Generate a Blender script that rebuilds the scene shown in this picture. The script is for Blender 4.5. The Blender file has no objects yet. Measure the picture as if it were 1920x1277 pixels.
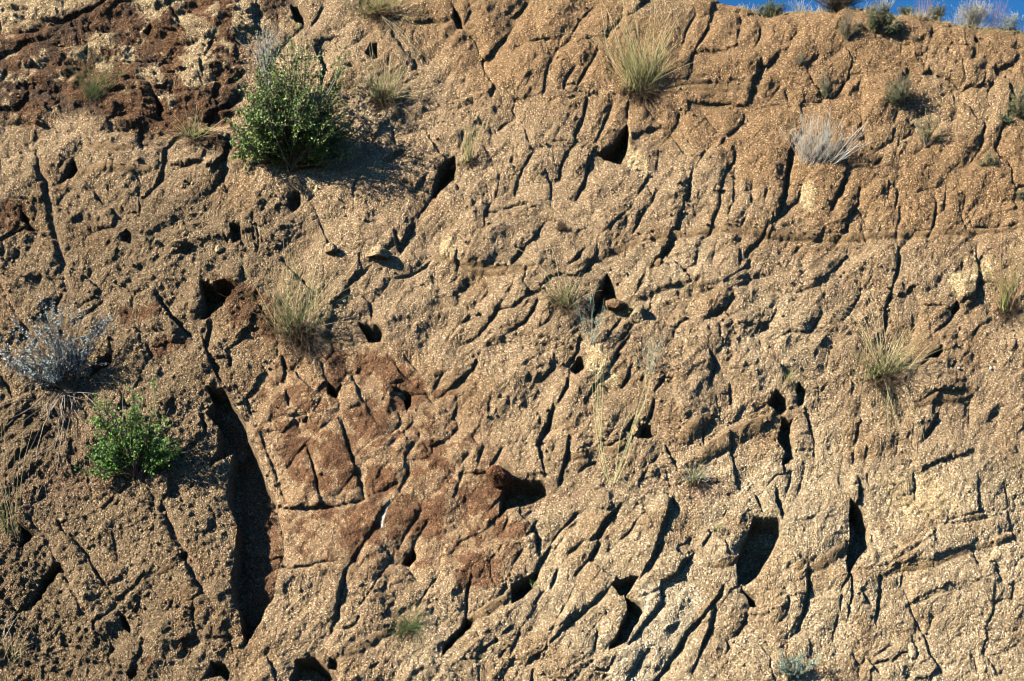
import bpy, math, heapq
import numpy as np
from mathutils import Vector, Matrix, noise as mnoise
rad = math.radians
scene = bpy.context.scene
COL = scene.collection

# ------------------------------------------------------------------ camera
LEAN = rad(20)                     # the rock face leans back from the vertical
PITCH = rad(8)                     # the camera looks slightly up at it
CAM_D = 12.0
CZ = 3.6                           # height of the aimed-at point above the road
U = np.array([1.0, 0.0, 0.0])
V = np.array([0.0, math.sin(LEAN), math.cos(LEAN)])
N = np.array([0.0, -math.cos(LEAN), math.sin(LEAN)])
C0 = np.array([0.0, 0.0, CZ])
FW = np.array([0.0, math.cos(PITCH), math.sin(PITCH)])
UPV = np.array([0.0, -math.sin(PITCH), math.cos(PITCH)])
CAMP = C0 - CAM_D * FW
FPX = CAM_D * 250.0                # 250 photo pixels per metre at the face
cam = bpy.data.cameras.new('camera')
cam_o = bpy.data.objects.new('camera', cam)
COL.objects.link(cam_o)
cam.sensor_width = 36.0
cam.lens = 36.0 * FPX / 1920.0
cam.clip_start = 0.1
cam.clip_end = 3000
cam_o.location = CAMP
cam_o.rotation_euler = (math.pi / 2 + PITCH, 0, 0)
scene.camera = cam_o

# ------------------------------------------------------------------ light
L = -0.79 * U + 0.37 * V + 0.60 * N
L = L / np.linalg.norm(L)
sun = bpy.data.lights.new('sun', 'SUN')
sun.energy = 5.0
sun.angle = rad(0.5)
sun.color = (1.0, 0.93, 0.78)
sun_o = bpy.data.objects.new('sun', sun)
COL.objects.link(sun_o)
sun_o.rotation_euler = Vector(L).to_track_quat('Z', 'Y').to_euler()
sun_elev = math.asin(L[2])
sun_rot = math.atan2(L[0], L[1])
world = bpy.data.worlds.new('World')
scene.world = world
world.use_nodes = True
nt = world.node_tree
bg = nt.nodes['Background']
sky = nt.nodes.new('ShaderNodeTexSky')
sky.sky_type = 'NISHITA'
sky.sun_disc = False
sky.sun_elevation = sun_elev
sky.sun_rotation = sun_rot
sky.altitude = 1200
sky.air_density = 1.0
sky.dust_density = 0.1
sky.ozone_density = 6.0
hs = nt.nodes.new('ShaderNodeHueSaturation')
hs.inputs['Saturation'].default_value = 1.22
nt.links.new(sky.outputs[0], hs.inputs['Color']); nt.links.new(hs.outputs[0], bg.inputs[0])
bg.inputs[1].default_value = 0.055
scene.view_settings.view_transform = 'Standard'
scene.view_settings.look = 'None'
scene.view_settings.exposure = 1.2
scene.view_settings.gamma = 1.0
scene.view_settings.use_curve_mapping = False
scene.render.engine = 'CYCLES'
scene.cycles.max_bounces = 4
scene.cycles.pixel_filter_type = 'BLACKMAN_HARRIS'
scene.cycles.filter_width = 1.05
scene.cycles.diffuse_bounces = 0

# ------------------------------------------------------------------ face coordinates
# image pixels, cast along camera rays onto the face plane (x right, y down)
def to_uv(x, y):
    x = np.asarray(x, float); y = np.asarray(y, float)
    dx = (x - 960.0) / FPX; dy = (638.5 - y) / FPX
    d = FW[None, :] + dx.reshape(-1, 1) * U + dy.reshape(-1, 1) * UPV
    t = ((C0 - CAMP) @ N) / (d @ N)
    p = CAMP + d * t[:, None] - C0
    return p @ U, p @ V

class Noise:
    def __init__(self, seed):
        self.t = np.random.RandomState(seed).rand(256, 256).astype(np.float32) * 2 - 1
    def __call__(self, x, y):
        xi = np.floor(x).astype(np.int64); yi = np.floor(y).astype(np.int64)
        fx = (x - xi).astype(np.float32); fy = (y - yi).astype(np.float32)
        fx = fx * fx * (3 - 2 * fx); fy = fy * fy * (3 - 2 * fy)
        x0 = xi & 255; x1 = (xi + 1) & 255; y0 = yi & 255; y1 = (yi + 1) & 255
        t = self.t
        a = t[y0, x0] * (1 - fx) + t[y0, x1] * fx
        b = t[y1, x0] * (1 - fx) + t[y1, x1] * fx
        return a * (1 - fy) + b * fy
NS = [Noise(100 + i) for i in range(24)]
def lin(k, x, y):
    t = NS[k % 24].t
    xi = np.floor(x).astype(np.int64); yi = np.floor(y).astype(np.int64); fx = x - xi; fy = y - yi
    x0 = xi & 255; x1 = (xi + 1) & 255; y0 = yi & 255; y1 = (yi + 1) & 255
    return (t[y0, x0] * (1 - fx) + t[y0, x1] * fx) * (1 - fy) + (t[y1, x0] * (1 - fx) + t[y1, x1] * fx) * fy
def jag(x, y, s, k, octaves=4, gain=0.55):
    o = 0; a = 1.0; tot = 0
    for i in range(octaves):
        o = o + a * lin(k + i, x / s * 2 ** i + 7.3 * i, y / s * 2 ** i + 5.1 * i); tot += a; a *= gain
    return o / tot
def facets(x, y, s, seed, tilt=1.0, drop=0.35):
    """chiselled surface: the lower envelope of one small tilted plane per cell"""
    r = np.random.RandomState(seed); P = r.rand(64, 64, 2); T = r.normal(0, tilt, (64, 64, 2)); O = r.rand(64, 64) * drop
    X = x / s; Y = y / s; xi = np.floor(X).astype(np.int64); yi = np.floor(Y).astype(np.int64)
    best = np.full(X.shape, 1e9); val = np.zeros(X.shape)
    for a in (-1, 0, 1):
        for b in (-1, 0, 1):
            i = (yi + b) & 63; j = (xi + a) & 63
            dx = X - (xi + a + P[i, j, 0]); dy = Y - (yi + b + P[i, j, 1])
            d = dx * dx + dy * dy
            m = d < best; best = np.where(m, d, best)
            val = np.where(m, O[i, j] + T[i, j, 0] * dx + T[i, j, 1] * dy, val)
    return val
def tri(x, y, s, seed):
    """flat triangular facets of random height that meet along creases, without steps"""
    t = np.random.RandomState(seed).rand(128, 128) * 2 - 1
    X = x / s; Y = y / s
    k = (X + Y) * 0.36602540; u = X + k; v = Y + k
    i = np.floor(u).astype(np.int64); j = np.floor(v).astype(np.int64); fu = u - i; fv = v - j
    a = t[j & 127, i & 127]; c = t[(j + 1) & 127, (i + 1) & 127]
    lo = fu > fv
    b = np.where(lo, t[j & 127, (i + 1) & 127], t[(j + 1) & 127, i & 127])
    m = np.maximum(fu, fv); n = np.minimum(fu, fv)
    return a * (1 - m) + b * (m - n) + c * n
def fbm(x, y, s, k, octaves=3, gain=0.5):
    o = 0; a = 1.0; tot = 0
    for i in range(octaves):
        o = o + a * NS[(k + i) % 24](x / s * 2 ** i + 17.3 * i, y / s * 2 ** i + 5.1 * i)
        tot += a; a *= gain
    return o / tot
def sstep(a, b, x):
    t = np.clip((x - a) / (b - a), 0, 1)
    return t * t * (3 - 2 * t)
# ------------------------------------------------------------------ joints, ledges and hollows, traced by eye in image pixels
# T ox oy : origin of an image tile, points in quarter pixels.  s w: open joint with a stepped edge, c: closed hairline joint,
# l w: ledge whose face looks down, g w: shallow worn channel, p: hollow (outline), one cut in the shape of a cast shadow
TRACED = """
T 0 0
s 45:0,440 60,400 130,370 200,330 330,310 400,280
s 60:280,170 480,160 620,110 720,70 800,30 830,0
s 30:0,250 150,260 270,250 360,200
s 34:820,110 900,50 1080,0
p:1070,250 1110,240 1130,200 1150,230 1120,280 1080,270
s 30:1170,230 1290,240 1400,250
c:640,240 780,250 960,240 1060,240
s 25:1250,60 1300,100 1370,240
s 20:1640,220 1750,190 1880,150
s 30:1760,230 1900,235
s 50:1890,50 1895,150 1916,230
s 30:1600,290 1570,360 1540,430
s 22:840,460 1000,470 1200,465 1300,465
c:1220,470 1200,530
s 40:60,540 20,620
s 40:1500,500 1510,570
s 25:1230,560 1380,540 1480,530
s 60:0,815 120,830 180,780 210,720
s 40:100,930 200,920 280,950 380,960
s 45:800,690 900,680 1040,690
p:1175,750 1210,790 1240,830 1200,870 1175,860
s 25:860,870 980,840 1100,880 1250,890
s 60:1540,870 1600,820 1700,780 1780,700
s 50:1720,620 1800,560
s 25:1560,620 1640,600
s 18:810,1000 940,1000 1080,990
c:1060,1010 1050,1090 1070,1130
s 30:1240,1110 1330,1040 1480,1020 1700,990
l 60:650,1090 820,1100 1000,1120
p:452,1380 472,1320 552,1188 592,1288 528,1332
s 50:1230,1150 1205,1300 1152,1400 1080,1480
s 50:1720,1080 1680,1180 1610,1277
s 30:1280,1230 1400,1240 1520,1220
c:0,1190 150,1150 330,1130
c:440,1270 500,1200
c:330,700 480,680
s 25:330,490 400,480
s 30:240,480 290,540
s 30:1580,740 1640,650
c:900,560 1000,600 1080,620
s 25:1040,620 1120,640 1150,720
s 16:420,360 600,350 720,330
s 16:560,560 640,540 760,560
s 20:100,640 200,650 300,640
s 18:1300,330 1400,340 1480,320
s 16:1180,700 1300,690 1440,680
T 480 0
p:255,10 300,20 350,80 350,160 290,150 280,90
s 30:0,0 10,100 20,220
s 25:150,100 165,200
s 25:490,40 440,120 400,180
s 25:350,190 250,250 190,330 110,430
s 45:450,370 490,450 520,520
s 30:500,540 480,620
s 25:560,650 700,660
s 18:680,350 760,300 830,240
p:820,400 860,340 910,330 910,430 880,430
s 30:1060,150 1180,170 1320,150 1400,170 1480,140
p:1480,60 1530,130 1560,220 1510,200 1480,150
s 25:1560,230 1640,320 1690,440 1710,550
s 35:1730,570 1770,650 1760,720
s 18:1560,190 1600,110
c:1590,0 1600,90
s 18:1740,450 1790,380 1916,200
p:670,490 700,465 740,490 710,505
s 20:1070,310 1100,370
s 30:1200,470 1170,500
l 30:1240,800 1320,780 1500,770 1740,680
c:1240,550 1100,620
s 20:1020,1000 1040,1090
s 50:980,1200 1090,1130
p:1312,1468 1340,1328 1380,1248 1440,1180 1488,1160 1492,1240 1484,1340 1420,1400 1340,1472
s 15:1916,900 1830,950 1760,1010
s 30:1540,1000 1520,1080
c:1700,1090 1770,1200
T 960 0
s 30:120,0 60,70 0,110
c:40,350 200,300 290,300
s 15:600,40 500,150 430,300 330,380
s 25:330,370 280,480 250,580 220,720
s 15:470,500 410,600 380,700
s 18:640,380 580,480 530,570 480,660
s 12:830,60 790,180 720,240 700,300
s 10:1250,370 1240,450
c:1380,70 1300,230 1260,380
c:1520,80 1440,250 1340,440 1310,620
c:1720,0 1720,120 1690,240 1680,350
s 20:1870,170 1850,260 1820,340
l 20:1400,380 1500,370 1650,355 1840,350
s 22:1860,440 1840,560 1820,600
l 20:1360,630 1520,600 1800,605
s 12:1800,620 1790,720 1760,770
l 20:1300,780 1500,760 1740,780 1916,790
l 25:0,750 200,740 400,720 560,690 700,670
s 15:0,840 30,890
s 15:90,970 120,1080
s 18:170,1120 120,1200 80,1277
c:560,760 520,900 470,1010 440,1090
s 22:750,770 720,850 680,930 640,1030 590,1090
l 12:200,1100 340,1080 460,1090
s 14:440,1110 390,1180 360,1277
s 44:604,1132 568,1220 532,1380 480,1492
p:640,1150 760,1080 860,940 870,1000 850,1150 810,1230
c:860,800 855,930
c:1000,820 1060,880 1130,940
c:1120,950 1000,1000 910,1040
s 12:1250,840 1230,940 1170,1020 1110,1080
s 12:1090,1150 1070,1277
s 14:1750,820 1730,900 1670,980 1600,1040
s 25:1590,1050 1560,1100
s 12:1490,1100 1420,1180 1370,1277
s 28:1665,1160 1650,1230 1620,1260
c:1400,800 1500,940 1590,1040
c:1200,1010 1330,1200
T 1440 0
s 14:130,230 100,320
s 12:220,240 160,310
c:100,370 0,510
s 14:380,410 330,460 260,520
s 14:560,360 440,430
s 18:660,440 620,500 600,560
s 25:570,600 540,670 480,720
s 14:90,630 40,700 0,750
c:130,680 160,750
c:690,620 660,690
l 20:0,770 200,760 420,740
l 14:560,560 700,550 870,540
c:710,610 715,740
s 12:1000,280 990,400
p:1035,520 1055,505 1060,530 1040,560
s 18:1050,560 1030,620 1000,650
p:1545,300 1570,250 1590,290 1560,320
s 20:1550,370 1530,420
l 22:1000,280 1200,300 1400,320 1540,330
l 28:1000,440 1250,400 1400,440 1530,430
c:1240,180 1210,280
c:1270,370 1240,430
c:1190,440 1160,500
s 16:1630,480 1620,580 1580,660
c:1700,510 1710,560
c:1690,610 1640,700
c:1220,530 1400,610 1470,680
s 40:1120,850 1200,800
s 16:1640,880 1610,1000 1580,1120 1480,1250
s 14:1740,1000 1700,1110
c:1450,850 1330,920
c:250,820 290,910
l 10:0,960 160,940 280,900
s 14:290,950 230,1030 180,1100 150,1160
s 66:168,1150 132,1300 112,1460 68,1600
c:690,770 700,960
s 20:690,940 680,960
s 14:700,980 720,1080
s 20:940,980 920,1060 800,1140
s 14:960,840 940,920
s 18:1080,940 1050,1000 1000,1040
s 12:975,1040 965,1110
s 20:860,1180 800,1230
s 12:980,1180 970,1277
T 0 320
s 25:330,140 350,250
g 50:280,0 350,100 370,230 400,400 430,560 480,700 500,900
s 20:170,340 150,400 100,500 0,570
p:170,330 230,380 200,400 160,400
p:110,500 200,430 215,400 275,440 250,465 190,460
s 20:140,620 110,700
c:140,680 240,650
c:690,110 740,230 840,300 890,350
s 25:1035,170 1045,270 1045,350
s 30:940,330 1030,320 1050,350
c:1000,0 1050,100
s 18:1440,20 1440,80 1380,120
s 66:1670,-10 1655,50 1610,110
s 15:1600,110 1540,220
s 18:1540,280 1490,340 1440,370
p:920,500 950,460 985,480 975,560 920,550
s 12:880,460 840,520 790,600
s 12:1190,460 1130,580
s 12:1220,560 1190,620
s 15:280,320 250,390
c:440,330 560,300 700,290
c:640,510 760,460 900,420
s 30:1300,430 1340,380 1390,400
s 18:1290,580 1400,500
s 40:1310,630 1430,580
s 12:1440,470 1520,430
s 20:1680,480 1690,540
p:1730,400 1810,400 1800,520 1740,540
s 14:1800,520 1850,630
s 18:1810,680 1830,850
s 25:1890,360 1910,580
p:1510,850 1600,870 1700,830 1790,870 1700,950 1620,1040 1560,1110 1510,1110 1530,1000
s 70:1170,950 1250,1070 1310,1150 1400,1230
s 15:1110,890 1150,920
s 22:740,900 700,960 580,1030
s 25:760,980 700,1050 610,1110
s 50:450,950 350,1030 250,1130
g 30:0,800 60,950 150,1100 210,1200
s 30:190,1200 140,1277
s 18:430,1140 350,1190
s 25:920,1277 1050,1220 1250,1210
s 60:1570,1140 1540,1277
s 30:1800,1277 1850,1200 1916,1190
c:500,700 620,800 770,900
l 30:760,940 900,850 1010,740 1220,620
T 480 320
s 18:480,50 465,150
s 18:130,190 60,260 40,320
p:240,200 320,150 330,240 280,290 240,260
s 25:440,180 370,240
c:430,260 480,400 540,550 620,650
s 12:1290,10 1240,80 1190,160
s 28:1310,180 1250,280 1210,350
s 40:1180,400 1130,490 1090,570
s 40:1040,490 1060,570 1080,620
s 25:980,590 1040,570
s 12:1740,150 1640,250 1570,340 1520,420
c:1770,230 1710,330
s 20:1370,520 1360,630
s 12:1510,600 1490,700
l 10:1500,710 1650,710 1800,730
s 25:1320,670 1270,720 1170,770 1060,800
s 25:860,740 760,810 680,880
s 12:1000,830 940,920 860,990
s 14:1340,820 1270,860 1180,910
s 30:800,960 850,1000 860,1080
p:770,1120 900,1150 940,1180 930,1277 850,1277 810,1200
s 14:1740,880 1680,970
s 18:1916,880 1890,920
s 24:1830,990 1780,1090 1700,1190 1620,1250 1540,1277
c:1640,1020 1720,1130
s 12:1600,1090 1480,1180
p:1570,830 1600,840 1600,860 1575,860
s 20:0,960 60,1080 130,1160
s 25:200,660 260,740 380,880
s 40:0,420 20,520 0,600
T 960 320
c:80,0 40,100 20,180
s 16:250,0 290,100 295,200 300,300
s 12:270,350 220,430 180,500 90,580
s 30:70,600 0,700
s 12:370,10 340,70
s 35:1000,90 960,160 930,210
s 15:910,250 870,310 810,360 740,440 640,515
s 28:1060,190 1040,260 1010,290 950,360 930,430 900,480
s 18:1000,110 1030,200
s 16:855,360 845,440
s 50:1350,0 1320,110 1300,230
s 12:1290,240 1250,370 1220,450
s 14:1600,10 1560,100 1545,270 1530,330
s 22:1520,330 1480,430 1470,500 1420,520
s 14:1660,20 1650,130 1640,270 1600,370
s 10:1790,90 1780,260
c:1900,150 1880,250
c:1740,380 1700,460
s 22:1910,410 1870,520 1800,600 1740,650
s 70:1180,560 1110,650 1050,730
s 26:1380,650 1370,720 1290,770
p:1270,770 1300,770 1300,815 1270,810
s 16:1510,590 1490,700
s 30:1700,640 1690,720
s 36:530,600 490,660 420,710
s 25:640,610 600,680 520,780
s 12:800,530 740,620
s 16:1790,670 1760,740 1600,850
s 25:1770,840 1680,890
s 12:1916,820 1830,860
p:715,770 770,860 795,940 790,1000 740,1000 690,1050 600,1110 590,1080 600,1000 650,900
s 20:1000,790 950,860 920,930
l 14:960,960 1140,900 1330,870
s 14:220,900 190,1000
s 35:190,1000 150,1060 100,1140 0,1200
s 12:320,1070 270,1150
s 20:270,1150 200,1200
s 30:1640,950 1600,1060 1480,1110
s 30:1590,1090 1640,1160 1600,1200
s 30:1640,1180 1680,1250
s 16:1320,1120 1250,1150 1220,1200
s 14:1380,840 1330,970
s 20:1370,980 1400,980
s 16:1410,950 1490,930
s 40:800,1130 740,1210 710,1277
s 50:890,1180 860,1240 820,1277
s 22:1870,1100 1840,1170 1790,1250
s 22:1916,1150 1850,1210
s 18:1550,1180 1540,1250
c:1220,1130 1200,1277
T 1440 320
s 22:240,150 220,230 130,300 70,370 20,400
s 14:45,430 0,520
s 40:580,50 540,130 500,220 470,290
s 36:680,150 670,240 600,340
s 14:900,90 890,200
s 22:965,130 960,220 945,290
s 18:980,270 975,380 955,460 960,540
s 45:965,580 965,700 940,830
s 40:925,870 890,1000 870,1080
s 35:880,1080 870,1200 860,1277
s 16:600,390 570,460 500,550
s 14:850,410 810,490
s 14:1340,90 1320,200 1310,300
s 20:1245,190 1250,300 1240,400 1190,510
s 22:1470,200 1440,350 1470,420
l 20:1916,200 1750,240 1600,250 1540,290 1490,400
s 16:415,440 410,490 370,530
s 25:240,570 190,620
s 12:300,610 230,700
s 18:620,600 560,670 480,750
s 12:735,730 690,840 690,920
s 16:690,930 640,1010 560,1130
s 10:780,790 720,880
s 14:150,910 100,970 50,1050
s 20:45,1080 10,1150
c:410,1050 370,1130 310,1220
c:1470,600 1450,770
s 14:1560,510 1565,680
s 50:1565,670 1580,820 1550,970
s 14:1610,630 1580,670
s 14:1100,450 1030,520 990,580
l 30:1280,800 1220,850 1100,870 1000,870
p:1380,1020 1420,980 1445,1020 1390,1060
s 26:1400,1060 1320,1140 1220,1230
l 10:1470,1000 1540,970
s 25:1670,1090 1580,1150 1530,1240
c:1450,1170 1410,1250
s 22:160,1230 60,1277
c:690,410 740,560
c:700,330 740,410
l 24:0,900 200,910 300,870 460,800
T 0 640
s 25:1110,60 1140,130
l 14:920,140 1130,130
p:660,230 700,170 780,100 830,90 830,170 700,220
s 20:820,0 830,90
s 14:280,320 220,380
s 20:270,400 240,430
s 70:1520,0 1560,120 1600,220 1640,300
s 26:1720,110 1710,190
s 20:1480,310 1550,340
s 14:1270,230 1170,260
s 25:890,370 920,440
s 20:880,490 860,530
s 45:1290,450 1250,530
s 25:1770,370 1840,440 1870,540
s 14:1850,460 1780,480
s 50:1510,590 1530,660
s 14:1000,1020 940,1060 880,1110
c:860,1130 780,1240
s 25:1070,1050 1130,1150 1160,1277
s 30:1270,1020 1260,1150
s 14:1290,1050 1360,1200
s 30:1470,1040 1420,1090
c:20,280 100,440
s 12:100,100 60,150
s 25:200,520 100,600 0,680
s 14:300,500 150,680 0,750
s 14:520,750 540,830
s 14:640,500 650,620
s 14:380,600 300,700 120,860
s 14:300,900 180,1010 60,1120
s 12:440,1100 340,1130 220,1200
P 215:1560,360 1600,460 1552,540 1640,640 1620,840 1568,900 1740,820 1700,1000 1720,1240 1780,1380 1764,1560 1748,1780 1748,1900 1800,2020 1820,2160 1832,2252 1920,2160 1988,2000 2040,1920 2108,1640 2112,1440 2080,1320 2060,1200 2020,1100 1980,1040 1920,880 1860,720 1800,560 1720,460 1680,380
T 480 640
s 40:190,120 210,240 200,300
s 30:220,380 240,480
s 14:50,190 90,260
s 14:330,120 290,170 250,220
s 20:480,130 510,260 540,330 570,400
p:540,300 600,360 640,310 590,420 540,390
s 14:760,220 680,240 640,290
s 12:500,420 430,520
p:350,600 380,555 390,570 370,600
c:0,620 150,570 370,540 620,515
s 14:910,380 780,470 710,500
s 18:1040,170 1080,230 1140,270
s 20:1020,300 1100,280
p:1020,330 1110,350 1150,360 1150,450 1120,480 1100,420 1040,370
s 20:1110,110 1160,150 1200,210
s 34:1660,100 1620,190 1560,250 1460,330
s 14:1450,340 1380,390 1330,420
s 20:1390,240 1330,330
s 14:1260,360 1320,440
s 25:1740,440 1740,510
s 30:1490,490 1470,550
s 14:1060,510 1080,590 1000,680 960,740
s 12:1180,580 1080,680 1000,760
c:280,550 330,670
s 10:620,490 640,580 680,750 720,870 740,950
c:600,560 520,620 440,680 340,790 180,980
s 12:830,870 740,970 600,1140
s 14:1180,740 1110,860
s 22:1130,940 1120,1010 1070,1110
c:1060,1050 800,1170 600,1220 380,1250
s 14:1520,620 1440,700 1310,770
s 20:1250,760 1280,800
s 22:1600,670 1650,750
s 40:1690,780 1660,880
s 12:1600,820 1530,910 1430,1030 1310,1150 1200,1277
c:1550,940 1480,1160
s 22:1830,790 1770,910
s 16:990,1190 940,1277
s 20:1880,1080 1740,1240
p:1860,1060 1900,1012 1980,1012 2120,1032 2168,1060 2180,1120 2100,1160 2000,1200 1880,1240 1820,1300 1840,1160
c:20,660 100,870 170,1060 210,1180
c:380,740 420,920 480,1200
c:750,970 800,1130 840,1260
T 960 640
s 60:500,20 480,100 430,150
p:440,200 500,130 530,140 550,190 530,230 470,260
s 60:420,250 400,350 350,450
s 64:300,510 260,620 210,730
s 25:200,760 160,780
s 20:200,790 230,930 250,1030
s 54:420,740 400,880 360,1000 350,1050
s 18:320,750 280,880
s 25:320,190 220,300
s 20:130,260 110,290
s 60:860,0 790,90 740,200
s 25:720,20 680,40
s 50:880,210 860,290 820,350
s 40:690,280 620,350 550,470
s 38:1170,240 1110,330 1060,400
s 40:1050,480 1030,560 1000,640
p:940,740 980,640 1040,650 1080,710 1020,740
s 30:900,600 860,680
s 50:1475,120 1500,200 1470,330
s 22:1620,340 1630,470
l 110:1480,550 1350,620 1210,760
l 120:1916,560 1700,640 1480,770 1330,910
s 12:1340,580 1260,610 1250,680
s 11:1916,460 1840,520 1750,560 1620,640 1500,720 1430,750
s 22:1410,690 1420,780
s 14:1500,600 1420,700
l 60:620,800 440,870
l 70:870,740 690,820
s 30:620,900 550,930 500,970
s 14:800,560 750,660 690,780
s 30:1140,800 1190,880 1220,940
s 22:1090,860 1020,940 960,1050
s 18:1170,970 1080,1020
s 14:1000,920 840,1070
s 30:760,1240 720,1277
s 50:1160,1170 1200,1220 1220,1277
s 25:1820,1170 1860,1277
T 1440 640
p:0,480 60,370 140,420 150,500 90,540
p:110,570 180,590 170,680 190,800 160,900 110,930 120,830 80,740
s 40:280,520 310,640 340,720 340,840
p:215,370 240,300 290,350 260,460 230,470
s 20:300,270 360,280
s 25:430,320 380,380
s 14:480,20 440,150 420,250
s 14:640,270 630,390
s 16:690,500 690,600
s 28:670,640 650,740
c:640,750 640,930
c:740,770 730,900
s 14:980,640 960,830 910,920
s 18:1080,650 1070,760
s 45:1250,570 1210,650 1150,740
s 14:1110,790 1105,840
p:1190,130 1240,90 1300,40 1300,80 1260,140
c:1190,150 1100,220
l 90:1540,350 1400,380 1220,400 1080,480
s 14:1510,460 1500,640
s 14:1750,490 1720,540 1620,600
s 14:1520,80 1520,130
c:1400,160 1380,200
s 36:1080,1010 1090,1080 1080,1190
s 20:730,1020 740,1090
s 66:660,1060 670,1180 640,1277
s 30:160,980 150,1060 130,1130
s 50:50,1130 60,1230 80,1277
s 12:270,940 240,1060 210,1180
c:1770,1040 1790,1200
T 0 957
p:120,70 230,150 200,190 120,250 150,160
s 18:400,20 460,150 550,240
s 48:540,210 640,330 710,460 800,590
g 34:210,50 330,190 430,400 560,640 700,850
p:250,590 300,470 430,380 440,400 330,520 270,600 200,670
s 14:1120,40 1050,80 950,120
s 18:1140,0 1140,150 1130,300
p:1330,360 1400,310 1390,370
l 60:1380,350 1250,400 1130,470
s 18:1620,80 1580,140 1530,190
g 60:1220,0 1290,140 1400,330 1480,560 1600,700
p:880,760 920,770 960,860 960,900 900,840
s 20:1030,640 1000,740
s 18:1310,640 1240,760
c:1510,640 1300,750
s 34:1050,980 1030,1080 990,1160
p:940,1200 1010,1180 1020,1220 960,1250
s 20:1460,920 1400,1090
s 25:1760,440 1700,520
p:1580,1130 1680,1150 1720,1200 1700,1277 1650,1230 1560,1240
s 20:200,660 100,720 0,780
c:880,660 840,720 640,850
s 25:680,1100 850,1130 950,1180
c:840,170 870,330
c:1100,450 1000,560 860,660
s 18:1700,900 1740,1050
l 30:740,600 610,650
s 16:300,900 420,960 600,1000
s 20:360,1080 420,1130
T 480 957
s 16:940,0 900,90 820,210 740,340 670,450
s 12:1220,0 1130,140 1060,260
c:1280,60 1170,250
s 48:660,470 620,620 600,780 580,830
s 14:580,870 540,970
s 18:680,590 650,680
s 22:1010,340 940,440 880,550 780,700
p:1090,380 1170,265 1200,310 1190,350 1140,400
s 14:1120,410 1180,490 1240,560
s 12:1390,270 1350,430
s 26:1350,480 1280,570 1200,700
s 18:960,480 1000,510
s 14:970,540 940,600
s 12:1050,610 1020,680
s 20:1000,700 960,800
s 30:770,800 740,860 670,880
s 18:1330,640 1310,760
s 44:1600,490 1570,640 1570,790
p:1530,860 1570,800 1620,820 1590,880 1540,940 1480,1000 1400,1080 1400,1040 1470,940
c:1780,320 1660,500
l 80:1000,870 820,960 640,1080
l 80:1916,590 1760,680 1590,790
s 12:1910,440 1840,610
p:300,1120 440,1100 540,1180 600,1277 260,1277
p:550,1100 610,1130 600,1200 540,1180
s 14:1880,50 1840,160
s 16:1830,260 1810,290
s 14:1730,20 1690,80
s 16:1800,30 1760,80
s 30:1880,1020 1820,1090
s 30:1916,1120 1860,1200 1820,1260
s 20:1480,1220 1520,1250
s 14:930,1130 850,1190
s 30:80,1100 120,1160 150,1277
c:1916,870 1660,1080
T 960 957
s 22:190,60 150,130 110,180
s 40:180,160 190,300
s 32:490,20 420,80 350,150 290,230
s 16:1000,20 940,80 880,170 790,240 730,300
s 70:780,0 700,80 640,180 600,210
s 35:540,220 430,310
s 50:270,280 210,360 180,430 130,520
p:0,560 100,490 200,440 150,580 80,640 0,690
s 20:70,280 0,390
s 18:470,90 430,110
s 12:390,180 320,280
s 44:640,260 580,350 480,470
s 90:1190,-60 1160,40 1100,190 1060,330 1010,430
s 30:1000,430 960,500
p:740,560 800,520 880,500 950,500 870,620 820,640
p:850,640 960,710 990,760 900,900 850,990 720,1050 800,910 860,780 860,700
s 40:1110,720 1000,850 870,1000
s 44:720,580 600,700 450,820 300,970
s 25:260,1020 180,1080 100,1150
s 16:470,570 420,660 380,730 340,800
c:330,820 280,940 240,1080 180,1180
s 18:1600,20 1540,90
s 22:1480,180 1430,260
s 25:1360,320 1280,410 1220,510
p:1808,60 1850,60 1920,72 1980,84 2020,152 1980,244 1920,352 1840,480 1740,560 1700,540 1680,440 1700,300 1770,180
p:1720,590 1830,660 1840,720 1780,720 1770,660
s 30:1760,740 1720,860
s 20:1710,890 1650,950
s 54:1570,580 1530,660 1420,800 1300,930 1230,1040 1170,1130 1060,1277
s 60:1510,750 1470,900 1400,1060
s 16:1400,1080 1340,1220
s 18:1600,970 1630,1030 1580,1110
s 24:1110,610 1120,680
s 44:1000,1060 930,1160 870,1250
s 20:770,1100 740,1150 680,1250
s 20:640,900 610,1050
s 12:710,770 600,880
s 14:540,1110 430,1170
s 14:700,1060 560,1170
s 34:60,870 30,960 0,1040
l 50:1250,500 1080,560 970,640
l 40:1680,350 1490,410
s 25:230,600 180,680
s 40:330,450 290,560
s 12:1240,870 1180,940
s 30:150,1200 140,1277
T 1440 957
s 40:90,0 90,60
p:615,-60 700,0 745,110 755,260 640,420 600,480 590,480 600,330 610,200
s 26:600,480 540,600
s 34:610,500 620,640 600,740
s 12:595,750 590,830
s 44:290,480 300,580 260,760 210,890
s 14:180,930 140,1000 130,1080
s 22:120,600 150,680 130,790 70,840
s 30:540,640 530,740
s 12:520,780 480,960
s 38:830,500 820,640 800,840
s 16:1005,460 990,570
s 18:1010,590 1050,690
s 25:1060,720 1100,820
c:1110,830 1180,950 1200,1070 1270,1150
s 20:1270,1160 1300,1220
c:690,610 790,750
c:1090,0 1180,60 1260,140
l 90:600,220 460,300 300,440
l 60:260,380 160,430
l 30:1200,200 840,380 700,440
l 55:1500,290 1200,390 950,430 850,480
l 12:1570,520 1450,570 1250,610 1070,690
c:1540,320 1570,440
c:1250,780 1190,920
c:1690,420 1750,530
c:1850,500 1820,700
s 14:1090,1000 1060,1100
s 14:920,1010 800,1080
s 14:720,1110 680,1200 670,1277
s 20:1050,1180 1030,1260
c:750,1110 850,1240
c:630,1070 690,1160
l 14:1880,970 1700,1060
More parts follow.
